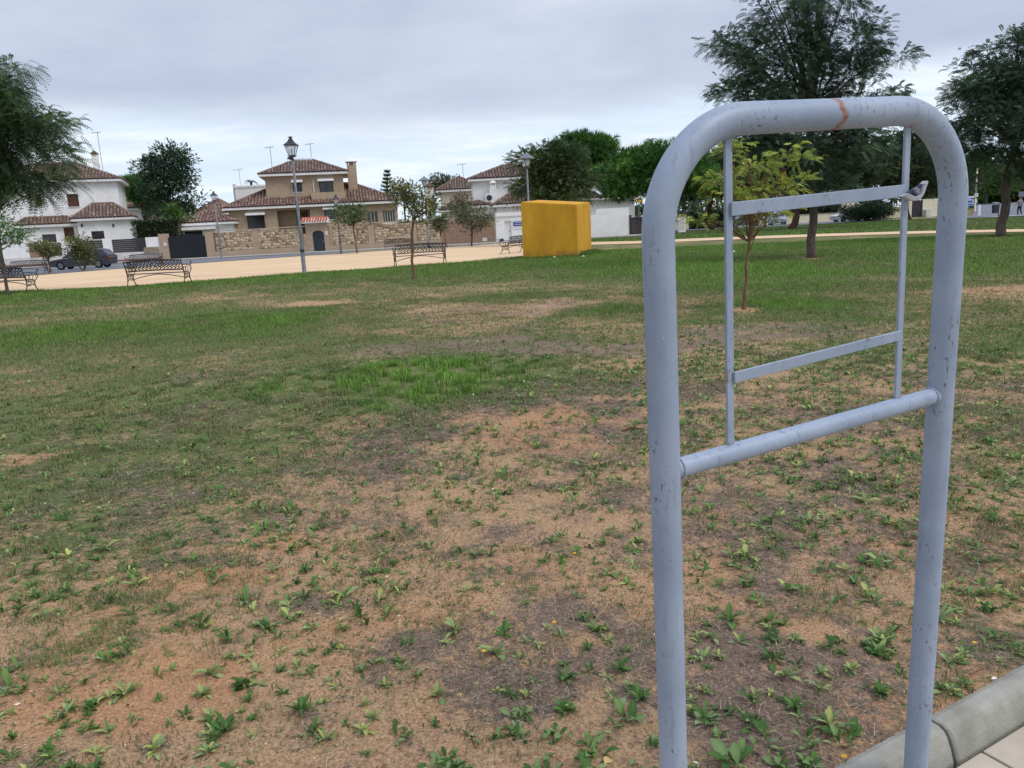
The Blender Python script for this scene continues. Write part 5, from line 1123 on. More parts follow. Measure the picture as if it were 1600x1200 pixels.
block(h, ga, gb_, -2., 4, 0, zg, TRIMW, [gd]); mb = MB(); mb.box(gd[0], gd[1], -1.82, -1.78, gd[2], gd[3]); mb.build('garage_door', BLACKG, h); hip(h, ga, gb_, -2., 4, zg + .2, 1.3, .4, cols=TCOLR)
q = B.R(286, 338, 355, 359, -2.); mb = MB(); mb.box(q[0], q[1], -2.9, -2.003, q[2], q[3]); mb.build('door_canopy', TRIMW, h)

W2 = Frame(480, 74); g = W2.root('stone_wall', 'long rubble-stone garden wall with brick piers in front of the brick house', 'wall'); zt = 2.45
SCOL = [(0, S(134, 108, 90)), (.25, S(172, 148, 122)), (.5, S(194, 172, 144)), (.8, S(212, 194, 166)), (1, S(200, 170, 128))]
def stone_panel(root, x0, x1, z0, z1):
    mb = MB(); mb.box(x0, x1, 0, .3, z0, z1); pn = mb.build('stone_panel', MORTAR, root); n = max(1, int((x1 - x0) / .27)); m = max(1, int((z1 - z0) / .23)); dx = (x1 - x0) / n; dz = (z1 - z0) / m; jit = RNG.uniform(-.36, .36, (n + 1, m + 1, 2)); jit[0, :, 0] = jit[-1, :, 0] = 0; jit[:, 0, 1] = jit[:, -1, 1] = 0
    g_ = lambda i, j: Vector((x0 + (i + jit[i, j, 0]) * dx, 0, z0 + (j + jit[i, j, 1]) * dz)); V, Q, K = [], [], []
    for i in range(n):
        for j in range(m):
            c = [g_(i, j), g_(i + 1, j), g_(i + 1, j + 1), g_(i, j + 1)]; ce = sum(c, Vector()) / 4; col = pal(np.array([RNG.random()]), SCOL)[0] * RNG.uniform(.85, 1.1); b = len(V); dp = RNG.uniform(.012, .04)
            for f, y in ((.90, -.002), (.80, -dp)):
                for k in range(4):
                    p = ce + (c[k] - ce) * f; V.append((p.x, y, p.z)); K.append(tuple(col)); pq = ce + ((c[k] + c[(k + 1) % 4]) / 2 - ce) * f * 1.03; V.append((pq.x, y, pq.z)); K.append(tuple(col))
            for k in range(8): Q.append((b + k, b + (k + 1) % 8, b + 8 + (k + 1) % 8, b + 8 + k))
            Q.append((b + 8, b + 9, b + 10, b + 11)); Q.append((b + 8, b + 11, b + 12, b + 15)); Q.append((b + 12, b + 13, b + 14, b + 15))
    npmesh('facing_stones', V, Q, K, STONEM, pn)['kind'] = 'stuff'
def brick_box(nm, a, b, y0, y1, z0, z1, mat=None): m_ = MB(); m_.box(a, b, y0, y1, z0, z1); return m_.build(nm, mat or BRICK, g)
X2 = lambda px: W2.X(px, 0, 375)
piers = [334, 388, 480, 515, 577, 642, 686, 774]
for a, b in ((334, 400), (400, 476), (518, 578), (584, 644), (650, 690)): stone_panel(g, X2(a) + .15, X2(b) - .15, .62, zt - .12)
for px in (400, 581, 647): brick_box('pier', X2(px) - .30, X2(px) + .30, -.04, .34, 0, zt)
brick_box('brick_base', X2(334), X2(400) - .303, -.02, .3, 0, .615); brick_box('brick_base', X2(400) + .303, X2(479), -.02, .3, 0, .615); brick_box('brick_base', X2(514), X2(581) - .303, -.02, .3, 0, .615); brick_box('brick_base', X2(581) + .303, X2(647) - .303, -.02, .3, 0, .615); brick_box('brick_base', X2(647) + .303, X2(690), -.02, .3, 0, .615)
for a, b in ((336, 479), (514, 690)): m_ = MB(); m_.box(X2(a), X2(b), -.09, .39, zt + .003, zt + .08); m_.build('coping', MORTAR, g)
brick_box('brick_panel', X2(690) + .003, X2(774), 0, .3, 0, zt - .05, BRICKD); m_ = MB(); q = W2.R(754, 761, 371.5, 377); m_.box(q[0], q[1], -.03, -.002, q[2], q[3]); m_.build('meter_box', GREYW, g)
brick_box('pier', X2(248), X2(261.5), -.05, .5, 0, zt + .05); brick_box('pier', X2(321), X2(334) - .002, -.05, .5, 0, zt); m_ = MB(); q = W2.R(256.5, 260.5, 379, 384); m_.box(q[0], q[1], -.07, -.053, q[2], q[3]); m_.build('house_plate', PLATE, g)
brick_box('gate_pier', X2(479) + .002, X2(489), -.03, .4, 0, 2.75); brick_box('gate_pier', X2(507), X2(514) - .002, -.03, .4, 0, 2.75); q = W2.R(508.5, 512, 361, 367); m_ = MB(); m_.box(q[0], q[1], -.05, -.033, q[2], q[3]); m_.build('letter_plate', PLATE, g)
ax, bx_ = X2(489) + .002, X2(507) - .002; mx = (ax + bx_) / 2; rr_ = (bx_ - ax) / 2; zs = 1.72; arcp = [(mx + rr_ * math.cos(t), zs + rr_ * .62 * math.sin(t)) for t in np.linspace(0, PI, 13)]
m_ = MB(); m_.prism([(bx_, -.03, 2.75)] + [(x, -.03, z) for x, z in arcp] + [(ax, -.03, 2.75)], (0, .43, 0)); m_.build('gate_arch', BRICK, g)
m_ = MB(); m_.prism([(ax + .01, .1, .06), (bx_ - .01, .1, .06)] + [(mx + (rr_ - .01) * math.cos(t), .1, zs + rr_ * .6 * math.sin(t)) for t in np.linspace(0, PI, 13)], (0, .05, 0)); gt_ = m_.build('pedestrian_gate', pm('slate_gate', S(46, 58, 64), S(36, 46, 52), 3, .6, .1), g); m_ = MB(); m_.box(bx_ - .2, bx_ - .14, .05, .098, .95, 1.12); m_.build('handle', ALLOY, gt_)
x0, x1 = X2(474), X2(512.5) + .2; V, Q, K = [], [], []; m_ = MB(); m_.prism([(x0, -.55, 2.80), (x0, .2, 3.25), (x0, .95, 2.80), (x0, .95, 2.756), (x0, -.55, 2.756)], (x1 - x0, 0, 0)); cpn = m_.build('gate_canopy', TRIMW, g); RC = [(0, S(170, 70, 50)), (.5, S(196, 92, 66)), (1, S(214, 130, 100))]
tiles((x0, -.56, 2.82), (x1, -.56, 2.82), (x0, .2, 3.27), (x1, .2, 3.27), RC, V, Q, K, .24, .45); npmesh('roof_tiles', V, Q, K, TILEM, cpn)['kind'] = 'stuff'
x0, x1 = X2(262) + .01, X2(321) - .01; m_ = MB(); m_.prism([(x0, .1, .05), (x1, .1, .05)] + [(x1 + (x0 - x1) * t, .1, 1.95 + .42 * math.sin(PI * (.12 + .76 * t))) for t in np.linspace(0, 1, 15)], (0, .06, 0)); gg = tag(m_.build('garage_gate', BLACKG, off=(x0, 0, 0)), 'black arched sliding gate between brick piers left of the stone wall', 'gate')
gg.parent = None; gg.location = W2.o + Vector((x0, 0, 0))
for k in range(1, 9): xx = (x1 - x0) * k / 9; m_ = MB(); m_.box(xx - .01, xx + .01, .085, .098, .12, 1.9); o = m_.build('batten', BLACKG); o.parent = gg

# ---- the houses right of the brick house
C_ = Frame(712, 96, .05); h = C_.root('cream_house', 'small cream house with brown tiled roof between the brick house and the white house')
zc_ = C_.Z(712, 299); xa, xb = C_.X(690), C_.X(752); block(h, xa, xb, 0, 7, 0, zc_, CREAM); hip(h, xa, xb, 0, 7, zc_ + .2, 1.7, .5)
za = C_.Z(712, 330, -4); block(h, C_.X(692, -4), C_.X(740, -4), -4, -.003, 0, za, CREAM); hip(h, C_.X(692, -4), C_.X(740, -4), -4, -.6, za + .2, 1.2, .4)
chimney(h, C_.X(672, 2, 300), 2, .9, 3, C_.Z(672, 286, 2), CREAM, TILEB); antenna(h, C_.X(723, 3, 260), 3, zc_ + 1, C_.Z(720, 256, 3), 1.)
D_ = Frame(770, 84, .06); h = D_.root('white_house', 'white two-storey house with brown tiled roof and air-conditioner left of the dark tree')
zd = D_.Z(770, 282); xa, xb = D_.X(739, 0, 300), D_.X(860, 0, 300); block(h, xa, xb, 0, 7, 0, zd, WHITE); hip(h, xa, xb, 0, 7, zd + .22, 1.5, .5)
q = D_.R(765, 776, 291, 298, -.6); mb = MB(); mb.box(q[0], q[1], -.6, -.003, 3, q[3] - .2); ch = mb.build('chimney_breast', WHITE, h); chimney(h, (q[0] + q[1]) / 2, -.3, .6, q[3] - .2 + .003, D_.Z(770, 282, -.3), WHITE, TRIMW)
q = D_.R(758, 768, 303, 316, -.1); mb = MB(); mb.box(q[0], q[1], -.65, -.30, q[2], q[3]); ac = mb.build('air_conditioner', TRIMW, h, bevel=.03); mb = MB(); mb.tube([((q[0] + q[1]) / 2 + .08, -.66, (q[2] + q[3]) / 2), ((q[0] + q[1]) / 2 + .08, -.655, (q[2] + q[3]) / 2)], .3, 18); mb.build('fan', DGREY, ac); mb = MB(); mb.box(q[0] + .1, q[0] + .16, -.6, -.003, q[2] - .25, q[2] - .003); mb.box(q[1] - .16, q[1] - .10, -.6, -.003, q[2] - .25, q[2] - .003); mb.build('bracket', IRON, ac)
ze = D_.Z(800, 322, -4); xa, xb = D_.X(776, -4, 322), D_.X(850, -4, 322); block(h, xa, xb, -4, -.01, 0, ze, WHITE); hip(h, xa, xb, -4, -.6, ze + .2, 1.25, .4)
block(h, D_.X(735, -2, 322), xa - .01, -2, -.02, 0, ze + .1, WHITE); hip(h, D_.X(735, -2, 322), xa - 1., -2, -.6, ze + .3, .45, .35)
W3 = Frame(795, 74); g = W3.root('white_front_wall', 'white front wall with door and blue sign left of the yellow box', 'wall'); q = W3.R(774, 842, 337, 381); dr = W3.R(789, 799.5, 345, 379); dr = (dr[0], dr[1], .14, dr[3]); block(g, W3.X(774) + .003, W3.X(842), 0, .4, 0, q[3], WHITE, [dr])
mb = MB(); mb.box(dr[0], dr[1], .15, .2, .14, dr[3]); d2 = mb.build('door', TRIMW, g); mb = MB(); mb.box(dr[1] - .2, dr[1] - .14, .11, .148, 1.0, 1.15); mb.build('handle', ALLOY, d2)
q = W3.R(774, 842, 331, 337); mb = MB(); mb.box(q[0], q[1], -.1, .5, q[2] + .003, q[3]); mb.build('parapet', WHITE, g); V, Q, K = [], [], []; tiles((q[0] + 1.6, -.1, q[3]), (q[1], -.1, q[3]), (q[0] + 1.6, .9, q[3] + .5), (q[1], .9, q[3] + .5), TCOL, V, Q, K); npmesh('roof_tiles', V, Q, K, TILEM, g)['kind'] = 'stuff'
q = W3.R(801, 820, 344, 358.5); mb = MB(); mb.box(q[0], q[1], -.03, -.003, q[2], q[3]); sg = mb.build('sign_board', PLATE, g); q = W3.R(802, 820, 346, 353); mb = MB(); mb.box(q[0], q[1], -.045, -.031, q[2], q[3]); mb.build('blue_panel', SIGNB, sg); mb = MB()
for k in range(2): zz = q[2] + .12 + k * .16; mb.box(q[0] + .12, q[1] - .12, -.049, -.046, zz, zz + .045)
mb.build('lettering', PLATE, sg); q = W3.R(781, 787, 373, 378); mb = MB(); mb.box(q[0], q[1], -.03, -.003, q[2], q[3]); mb.build('vent_grille', DGREY, g)
F_ = Frame(945, 88, -.03); h = F_.root('white_bungalow', 'low white house with brown tiled roofs behind the dark tree right of the yellow box')
zf = F_.Z(960, 311); block(h, F_.X(902), F_.X(992), 0, 7, 0, zf, WHITE); hip(h, F_.X(945), F_.X(992), 0, 7, zf + .22, 1.2, .4); hip(h, F_.X(902), F_.X(938), 0, 6, zf + .25, 1.0, .35); z9 = F_.Z(900, 265, 6); block(h, F_.X(880, 6), F_.X(935, 6), 7.1, 13, 0, z9, WHITE); hip(h, F_.X(880, 6), F_.X(935, 6), 7.1, 13, z9 + .2, 1.2, .5)
W4 = Frame(955, 76); g = W4.root('white_boundary_wall', 'plain white stepped boundary wall just right of the yellow box', 'wall'); x0, x1, x2 = W4.X(880), W4.X(932), W4.X(983); zt1, zt2 = W4.Z(928, 333), W4.Z(960, 325); mb = MB(); mb.box(x0, x1, 0, .3, 0, zt1); mb.build('wall', WHITE, g); mb = MB(); mb.box(x1 + .002, x2, 0, .3, 0, zt2); mb.build('wall', WHITE, g); mb = MB(); mb.box(x0 - .05, x1 - .003, -.06, .36, zt1 + .002, zt1 + .08); mb.build('coping', TRIMW, g); mb = MB(); mb.box(x2 + .002, x2 + .22, -.05, .35, 0, W4.Z(983, 336)); mb.build('gate_pier', DARKP, g)
x3 = W4.X(1005.5); zt3 = W4.Z(994, 340); g2 = W4.root('sliding_gate', 'dark grey sheet gate beside the white boundary wall left of the frame', 'gate'); n = 12
for k in range(n): m_ = MB(); a = x2 + .24 + (x3 - x2 - .24) * k / n; m_.box(a, a + (x3 - x2 - .24) / n - .012, .1, .14, .08, zt3 - .06); m_.build('board', DARKP, g2)
mb = MB(); mb.box(x2 + .24, x3, .05, .19, zt3 - .058, zt3 + .04); mb.build('top_rail', DARKP, g2)

# ---- farther buildings
def simple_house(px0, px1, eave, Y, rise_, label, mat=WHITE, cols=TCOLR, dp=7, rz=0., name='far_house', wn=()):
    f = Frame((px0 + px1) / 2, Y, rz); h = f.root(name, label); z = f.Z((px0 + px1) / 2, eave); hs = [f.R(*q) for q in wn]; block(h, f.X(px0), f.X(px1), 0, dp, 0, z, mat, hs)
    for q in hs: window(h, q, 0, TRIMW)
    if rise_: hip(h, f.X(px0), f.X(px1), 0, dp, z + .2, rise_, .45, cols=cols)
    else: m_ = MB(); m_.box(f.X(px0) - .1, f.X(px1) + .1, -.1, dp + .1, z + .003, z + .25); m_.build('parapet', mat, h)
    return f, h
simple_house(196, 262, 327, 100, 1.6, 'low house with orange tiled roof behind the hedge right of the white villa')
simple_house(199, 214, 310, 104, .9, 'small tall block with flat terracotta roof peeping beside the white villa', CREAM)
simple_house(306, 352, 336, 104, 2.0, 'house whose red tiled roof shows left of the brick house garage', CREAM)
f, h = simple_house(372, 428, 292, 108, 0, 'white flat-roofed block behind the left wing of the brick house'); mb = MB(); x_ = f.X(370.5); mb.box(x_ - .25, x_ + .1, .5, .9, 2, f.Z(370, 287)); mb.build('flue', GREYW, h); antenna(h, f.X(382, 2), 2, f.Z(382, 292), f.Z(378, 264, 2), 1.1)
f, h = simple_house(1297, 1340, 298, 118, 1.3, 'cream house with pale roof seen above the top crossbar of the frame', CREAM, [(0, S(150, 124, 104)), (.5, S(176, 150, 128)), (1, S(196, 176, 156))], wn=[(1300, 1306, 301, 306)]); mb = MB(); q = f.R(1328.5, 1337.5, 262, 300, 3); mb.box(q[0], q[1], 7.05, 9, 0, q[3]); mb.build('tower', WHITE, h); mb = MB(); dq = f.P(1325, 271, 6); mb.lathe([(.05, .1), (.45, .14), (.75, .30), (.73, .31), (.44, .17), (.04, .14)], (0, 0, 0), 16); ds = mb.build('satellite_dish', TRIMW, h); ds.location = (dq[0], 6.6, dq[1] - .1); ds.rotation_euler = (1.2, 0, .5); mb = MB(); mb.box(dq[0] - .05, dq[0] + .05, 6.9, 7.0, 3, dq[1] - .1); mb.build('dish_mast', GALV, h)
simple_house(1545, 1575, 305, 170, 1.2, 'pale house half hidden by trees beyond the far hedge', CREAM, [(0, S(170, 150, 126)), (1, S(196, 180, 156))])
G_ = Frame(1445, 93); g = G_.root('gatehouse_wall', 'cream wall with dark gate seen behind the catch of the frame', 'wall'); zt = G_.Z(1445, 311); mb = MB(); mb.box(G_.X(1441), G_.X(1500), 0, .35, 0, zt); mb.build('wall', CREAM, g); mb = MB(); mb.box(G_.X(1420), G_.X(1424), 0, .35, 0, zt + .1); mb.build('pillar', CREAM, g); mb = MB(); mb.box(G_.X(1441.5), G_.X(1449), -.8, -.003, 0, .9); mb.build('planter', GREYW, g)
n = 8; xa, xb = G_.X(1424) + .01, G_.X(1441) - .01
for k in range(n): m_ = MB(); a = xa + (xb - xa) * k / n; m_.box(a, a + (xb - xa) / n - .015, .1, .15, .1, zt - .1); m_.build('gate_board', DARKP, g)
L_ = Frame(1240, 97); g = L_.root('low_wall', 'long low pale wall along the street seen through the frame', 'wall'); mb = MB(); mb.box(L_.X(1010), L_.X(1420), 0, .3, 0, 1.0); mb.build('wall', CREAM, g); mb = MB(); mb.box(L_.X(1010), L_.X(1420), -.05, .35, 1.003, 1.09); mb.build('coping', CONC, g)
L2 = Frame(1065, 77); g = L2.root('meter_cabinet', 'white masonry meter cabinet on the verge behind the small yellow-leaved tree', 'cabinet'); q = L2.R(1060, 1071.5, 339, 363); mb = MB(); mb.box(q[0], q[1], 0, .5, -.05, q[3]); mb.build('body', WHITE, g, bevel=.02); mb = MB(); mb.box(q[0] + .1, q[1] - .1, -.02, -.002, .3, q[3] - .25); mb.build('door', GREYW, g); mb = MB(); mb.box(q[0] - .04, q[1] + .04, -.04, .54, q[3] + .002, q[3] + .07); mb.build('cap', TRIMW, g)
L3 = Frame(1195, 88); g = L3.root('parking_box', 'pale post box beside the dark blue car in the street', 'box'); q = L3.R(1188, 1196, 338, 356); mb = MB(); mb.box(q[0], q[1], 0, .5, 0, q[3]); mb.build('body', CREAM, g, bevel=.02); mb = MB(); mb.box(q[0] + .1, q[1] - .1, -.02, -.002, q[3] - .6, q[3] - .2); mb.build('panel', DGREY, g)

# ================================================================== trees
def frame_of(D):
    D = D / np.linalg.norm(D, axis=1, keepdims=True); a = np.where(np.abs(D[:, 2:3]) > .9, np.array([[1., 0, 0]]), np.array([[0, 0, 1.]])); S_ = np.cross(D, a); S_ /= np.linalg.norm(S_, axis=1, keepdims=True); return D, S_, np.cross(S_, D)
def rdir(n):
    v = RNG.normal(size=(n, 3)); return v / np.linalg.norm(v, axis=1, keepdims=True)
def foliage(P, D, style, size, cols, tone):
    """P points, D growth directions; returns verts, faces, colours"""
    n = len(P); D, S_, U_ = frame_of(D)
    roll = RNG.uniform(-1, 1, n)[:, None]; S2 = S_ * np.cos(roll) + U_ * np.sin(roll); N2 = np.cross(S2, D)
    t = np.clip(tone + RNG.normal(0, .14, n), 0, 1); c = pal(t, cols) * RNG.uniform(.8, 1.18, n)[:, None]
    sz = (size * RNG.uniform(.65, 1.3, n))[:, None]
    if style == 'quad':
        w_ = .42; bend = N2 * RNG.uniform(-.25, .1, n)[:, None] * sz
        V = np.stack([P, P + D * sz * .5 + S2 * sz * w_ / 2, P + D * sz + bend, P + D * sz * .5 - S2 * sz * w_ / 2], 1).reshape(-1, 3)
        return V, np.arange(4 * n).reshape(-1, 4), np.repeat(c, 4, 0)
    if style in ('feather', 'strand', 'weep'):
        K = {'feather': 7, 'weep': 9, 'strand': 11}[style]; drop = .35 if style == 'feather' else .55
        Vs = []; Cs = []
        for k in range(K):
            f = (k + .6) / K
            if style != 'strand': R_ = P + D * sz * f + np.array([0, 0, -1.]) * sz * drop * f * f; lf = (.27 if style == 'feather' else .20) * (1 - .5 * abs(f - .45)); wd = .105 if style == 'feather' else .06; fw = .5
            else: R_ = P + D * sz * .22 * math.sin(min(f * 2.2, 1.57)) + np.array([0, 0, -1.]) * sz * f * f * .5 + np.array([0, 0, -1.]) * sz * f * .5; lf = .11; wd = .035; fw = .3
            for sg in (-1, 1):
                if style == 'strand': dirn = S_ * sg * .8 + np.array([0, 0, -.75]) + RNG.normal(0, .25, (n, 3))
                else: dirn = S2 * sg + D * fw + N2 * RNG.uniform(-.2, .25, n)[:, None]
                dirn = dirn / np.linalg.norm(dirn, axis=1, keepdims=True); side = np.cross(dirn, N2); side /= np.linalg.norm(side, axis=1, keepdims=True) + 1e-9
                tip = R_ + dirn * sz * lf
                Vs.append(np.stack([R_ - side * sz * wd * .5, R_ + dirn * sz * lf * .45 + side * sz * wd, tip], 1)); Cs.append(np.repeat(c[:, None], 3, 1))
        V = np.concatenate(Vs, 0).reshape(-1, 3); return V, np.arange(len(V)).reshape(-1, 3), np.concatenate(Cs, 0).reshape(-1, 3)
    if style == 'needle':
        Vs = []; Cs = []
        for k in range(8):
            a = rdir(n) * .75 + D; a /= np.linalg.norm(a, axis=1, keepdims=True); s = np.cross(a, rdir(n)); s /= np.linalg.norm(s, axis=1, keepdims=True) + 1e-9
            Vs.append(np.stack([P - s * sz * .07, P + s * sz * .07, P + a * sz], 1)); Cs.append(np.repeat(c[:, None], 3, 1))
        V = np.concatenate(Vs, 0).reshape(-1, 3); return V, np.arange(len(V)).reshape(-1, 3), np.concatenate(Cs, 0).reshape(-1, 3)
def tree(name, label, base, Y, lobes, style, cols, ncl, nl, size, tr, bark=None, cat='tree', group=None, fork=None, cr=None, shell=.7, top=None, stems=1, flat=.65, droop=0., branches=None, mat=None, zb=0., ycast=.9):
    bark = bark or BARK; B0 = at(base[0], base[1], Y); B0.z = zb; r = empty(name, B0, label, cat, group); m = px2m(Y)
    Cn = np.array([tuple(at(l[0], l[1], Y)) for l in lobes]); R_ = np.array([(l[2] * m, l[2] * m * ycast, l[3] * m) for l in lobes])
    Cn[:, 1] += RNG.uniform(-.3, .3, len(lobes)) * R_[:, 0]
    pr = (R_[:, 0] * R_[:, 2]); pr = pr / pr.sum(); pick = RNG.choice(len(lobes), ncl, p=pr); d = rdir(ncl)
    rad = np.where(RNG.random(ncl) < shell, RNG.uniform(.62, 1.0, ncl), RNG.uniform(.1, .75, ncl))
    CL = Cn[pick] + d * R_[pick] * rad[:, None]; out = d * R_[pick]; out /= np.linalg.norm(out, axis=1, keepdims=True)
    cr = cr or float(R_[:, 0].mean()) * .32; zmin = float((Cn[:, 2] - R_[:, 2]).min()); ztop = float((Cn[:, 2] + R_[:, 2] * .6).max())
    cen = (Cn * pr[:, None]).sum(0); fork = fork if fork is not None else max(zb + .3, zmin + .15 * (ztop - zmin))
    # trunk(s) and limbs
    mb = MB(); tips = []
    for s_ in range(stems):
        off = Vector((RNG.normal(0, .3 * tr * stems), RNG.normal(0, .3 * tr * stems), 0)) if stems > 1 else Vector()
        F0 = Vector((B0.x + (cen[0] - B0.x) * .45, B0.y + (cen[1] - B0.y) * .45, fork)) + off * 4; T0 = Vector((cen[0], cen[1], zb + (ztop - zb) * .86)) + off * 6
        if top: q = at(top[0], top[1], Y); T0 = Vector((q.x, q.y, q.z))
        pts = [B0 + off + Vector((0, 0, -.1)), B0 + off + (F0 - B0 - off) * .06]; rr_ = [tr * 1.35, tr * 1.05]
        for k in range(1, 7): f = k / 6; pts.append((B0 + off).lerp(F0, f) + Vector((RNG.normal(0, .35), RNG.normal(0, .35), 0)) * tr * (1 if 0 < f < 1 else .3)); rr_.append(tr * (1 - .25 * f))
        for k in range(1, 7): f = k / 6; pts.append(F0.lerp(T0, f) + Vector((RNG.normal(0, .8), RNG.normal(0, .8), 0)) * tr); rr_.append(tr * .75 * (1 - .88 * f))
        mb.tube(pts, rr_, 10); tips.append(pts)
    nb = branches if branches is not None else min(ncl, 46)
    for i in RNG.choice(ncl, nb, replace=False):
        pts = tips[int(RNG.integers(stems))]; c = Vector(CL[i]); az = fork + (min(c.z, ztop) - fork) * RNG.uniform(.15, .6); az = max(fork * .9, min(az, pts[-1].z))
        k = min(range(len(pts)), key=lambda q: abs(pts[q].z - az)); s = pts[k]; L_b = (c - s).length; mid = s.lerp(c, .5) + Vector((0, 0, -.10 * L_b if droop <= 0 else .12 * L_b)) + Vector(tuple(RNG.normal(0, .05, 3))) * L_b; b = []
        for q in range(7): f = q / 6; b.append(s * (1 - f) ** 2 + mid * 2 * f * (1 - f) + c * f * f)
        r0 = min(tr * .36, .010 + L_b * .014); mb.tube(b, [r0 * (1 - .8 * q / 6) for q in range(7)], 5, caps=False)
    mb.build('trunk', bark, r, smooth=True)
    n = ncl * nl; ci = np.repeat(np.arange(ncl), nl); g = np.clip(RNG.normal(0, .5, (n, 3)), -.95, .95) * np.array([1, 1, flat]) * cr * RNG.uniform(.7, 1.3, ncl)[ci][:, None]; P = CL[ci] + g
    D = g / (np.linalg.norm(g, axis=1, keepdims=True) + 1e-6) * .8 + out[ci] * .6 + RNG.normal(0, .35, (n, 3)) + np.array([0, 0, .25 - droop]); tone = np.clip(RNG.normal(.45, .2, ncl), 0, 1)[ci]
    V, Q, C = foliage(P, D, style, size, cols, tone); npmesh('crown', V, Q, C, mat or (LEAFN if style == 'needle' else LEAF), r)
    return r
DK = [(0, S(46, 59, 44)), (.5, S(66, 81, 56)), (.85, S(90, 107, 68)), (1, S(117, 129, 83))]
DKB = [(0, S(51, 67, 56)), (.5, S(70, 92, 70)), (1, S(110, 132, 99))]
OLV = [(0, S(73, 83, 53)), (.5, S(103, 113, 71)), (.85, S(140, 143, 83)), (1, S(176, 168, 97))]
BRG = [(0, S(54, 81, 42)), (.5, S(81, 119, 54)), (1, S(128, 163, 74))]
PIN = [(0, S(49, 80, 42)), (.5, S(78, 124, 55)), (1, S(126, 170, 75))]
YEL = [(0, S(106, 128, 62)), (.4, S(145, 163, 73)), (.8, S(185, 194, 88)), (1, S(209, 187, 88))]
WIL = [(0, S(59, 78, 56)), (.5, S(84, 108, 73)), (1, S(132, 156, 97))]
GRY = [(0, S(73, 81, 62)), (.5, S(101, 110, 81)), (1, S(141, 145, 108))]
# nearest trees
tree('pepper_tree', 'large drooping pepper tree with hanging foliage at the left edge', (13, 462), 27.6, [(0, 150, 48, 42), (48, 180, 36, 30), (-80, 195, 110, 90), (5, 215, 60, 40), (86, 205, 22, 28), (86, 252, 22, 22), (-30, 285, 50, 30), (36, 268, 42, 24), (66, 290, 28, 16), (22, 106, 18, 10)], 'weep', WIL, 330, 40, .40, .055, cat='tree', droop=.3, cr=.5, fork=2.2, shell=.75, top=(-5, 150), branches=46, ycast=.8)
tree('feathery_tree', 'tall dark feathery tree rising behind the top bar of the frame', (1268, 404), 24.4, [(1265, -10, 90, 70), (1190, 75, 62, 36), (1325, 70, 64, 40), (1260, 120, 110, 46), (1135, 62, 36, 18), (1118, 85, 24, 12), (1395, 92, 30, 12), (1265, 225, 100, 46), (1180, 150, 62, 28), (1350, 155, 64, 26), (1140, 142, 30, 12), (1270, 285, 90, 26), (1195, 215, 60, 30), (1340, 215, 60, 30)], 'feather', DKB, 330, 46, .24, .135, droop=.1, flat=.55, cr=.42, fork=3.2, shell=.66, branches=90, top=(1275, -60))
tree('feathery_tree', 'dark feathery tree with leaning trunk at the right edge', (1563, 371), 32, [(1560, 130, 62, 48), (1520, 150, 40, 30), (1610, 95, 70, 50), (1525, 205, 50, 34), (1590, 195, 90, 52), (1645, 165, 70, 80), (1560, 258, 60, 26), (1640, 270, 60, 30), (1490, 138, 18, 14)], 'feather', DKB, 260, 46, .30, .185, droop=.1, flat=.5, cr=.56, fork=2.8, branches=70, top=(1590, 60))
tree('young_yellow_tree', 'small sparse yellow-green tree growing in a ring of bare earth seen through the frame', (1162, 486), 11.95, [(1125, 280, 34, 17), (1180, 262, 40, 18), (1228, 288, 34, 13), (1150, 312, 46, 15), (1225, 232, 22, 14), (1095, 345, 22, 9), (1130, 350, 22, 9), (1205, 330, 34, 16), (1160, 235, 30, 16), (1250, 250, 20, 10), (1185, 300, 40, 20)], 'feather', YEL, 88, 9, .14, .030, BARKY, droop=.05, cr=.15, fork=.78, flat=.35, branches=60, top=(1190, 250), stems=1)
tree('young_street_tree', 'slim young tree standing on the lawn in front of the lawn-edge bench', (646, 438), 24.0, [(650, 318, 30, 18), (625, 305, 13, 13), (672, 322, 17, 14), (640, 298, 14, 9), (660, 335, 20, 9), (632, 322, 14, 8)], 'quad', OLV, 75, 17, .13, .045, BARKY, cr=.22, fork=1.7, branches=30, top=(648, 300))
# plaza's far edge
tree('small_street_tree', 'small round tree with thin trunk in front of the stone wall beside the pedestrian gate', (558, 396), 62, [(545, 332, 26, 12), (563, 338, 16, 10), (530, 343, 12, 7)], 'quad', WIL, 60, 26, .24, .07, BARKY, cr=.55, fork=1.9, top=(548, 325))
tree('small_street_tree', 'multi-stemmed olive-green tree at the right end of the stone wall', (737, 384), 66, [(738, 338, 30, 14), (722, 330, 16, 12), (756, 344, 18, 12), (740, 352, 22, 8)], 'quad', GRY, 80, 26, .24, .07, BARK, cr=.55, fork=1.5, stems=3, top=(740, 330))
tree('small_street_tree', 'tiny leaning tree left of the multi-stemmed one by the stone wall', (699, 386), 66, [(686, 350, 13, 9), (692, 344, 8, 6)], 'quad', GRY, 26, 36, .24, .05, BARKY, cr=.4, fork=1.3, top=(687, 345))
tree('green_street_tree', 'bright green small tree behind the pepper tree at the far left', (7, 422), 57, [(8, 362, 30, 22), (-40, 345, 45, 36), (30, 370, 14, 12)], 'quad', BRG, 90, 40, .24, .16, BARK, cr=.7, fork=1.6)
tree('flowering_shrub', 'olive shrub with pale stems left of the dark parked car', (80, 421), 53, [(70, 386, 14, 8), (58, 384, 8, 6), (82, 389, 8, 6)], 'quad', OLV, 50, 24, .18, .05, BARKY, 'shrub', cr=.45, fork=.6, stems=3)
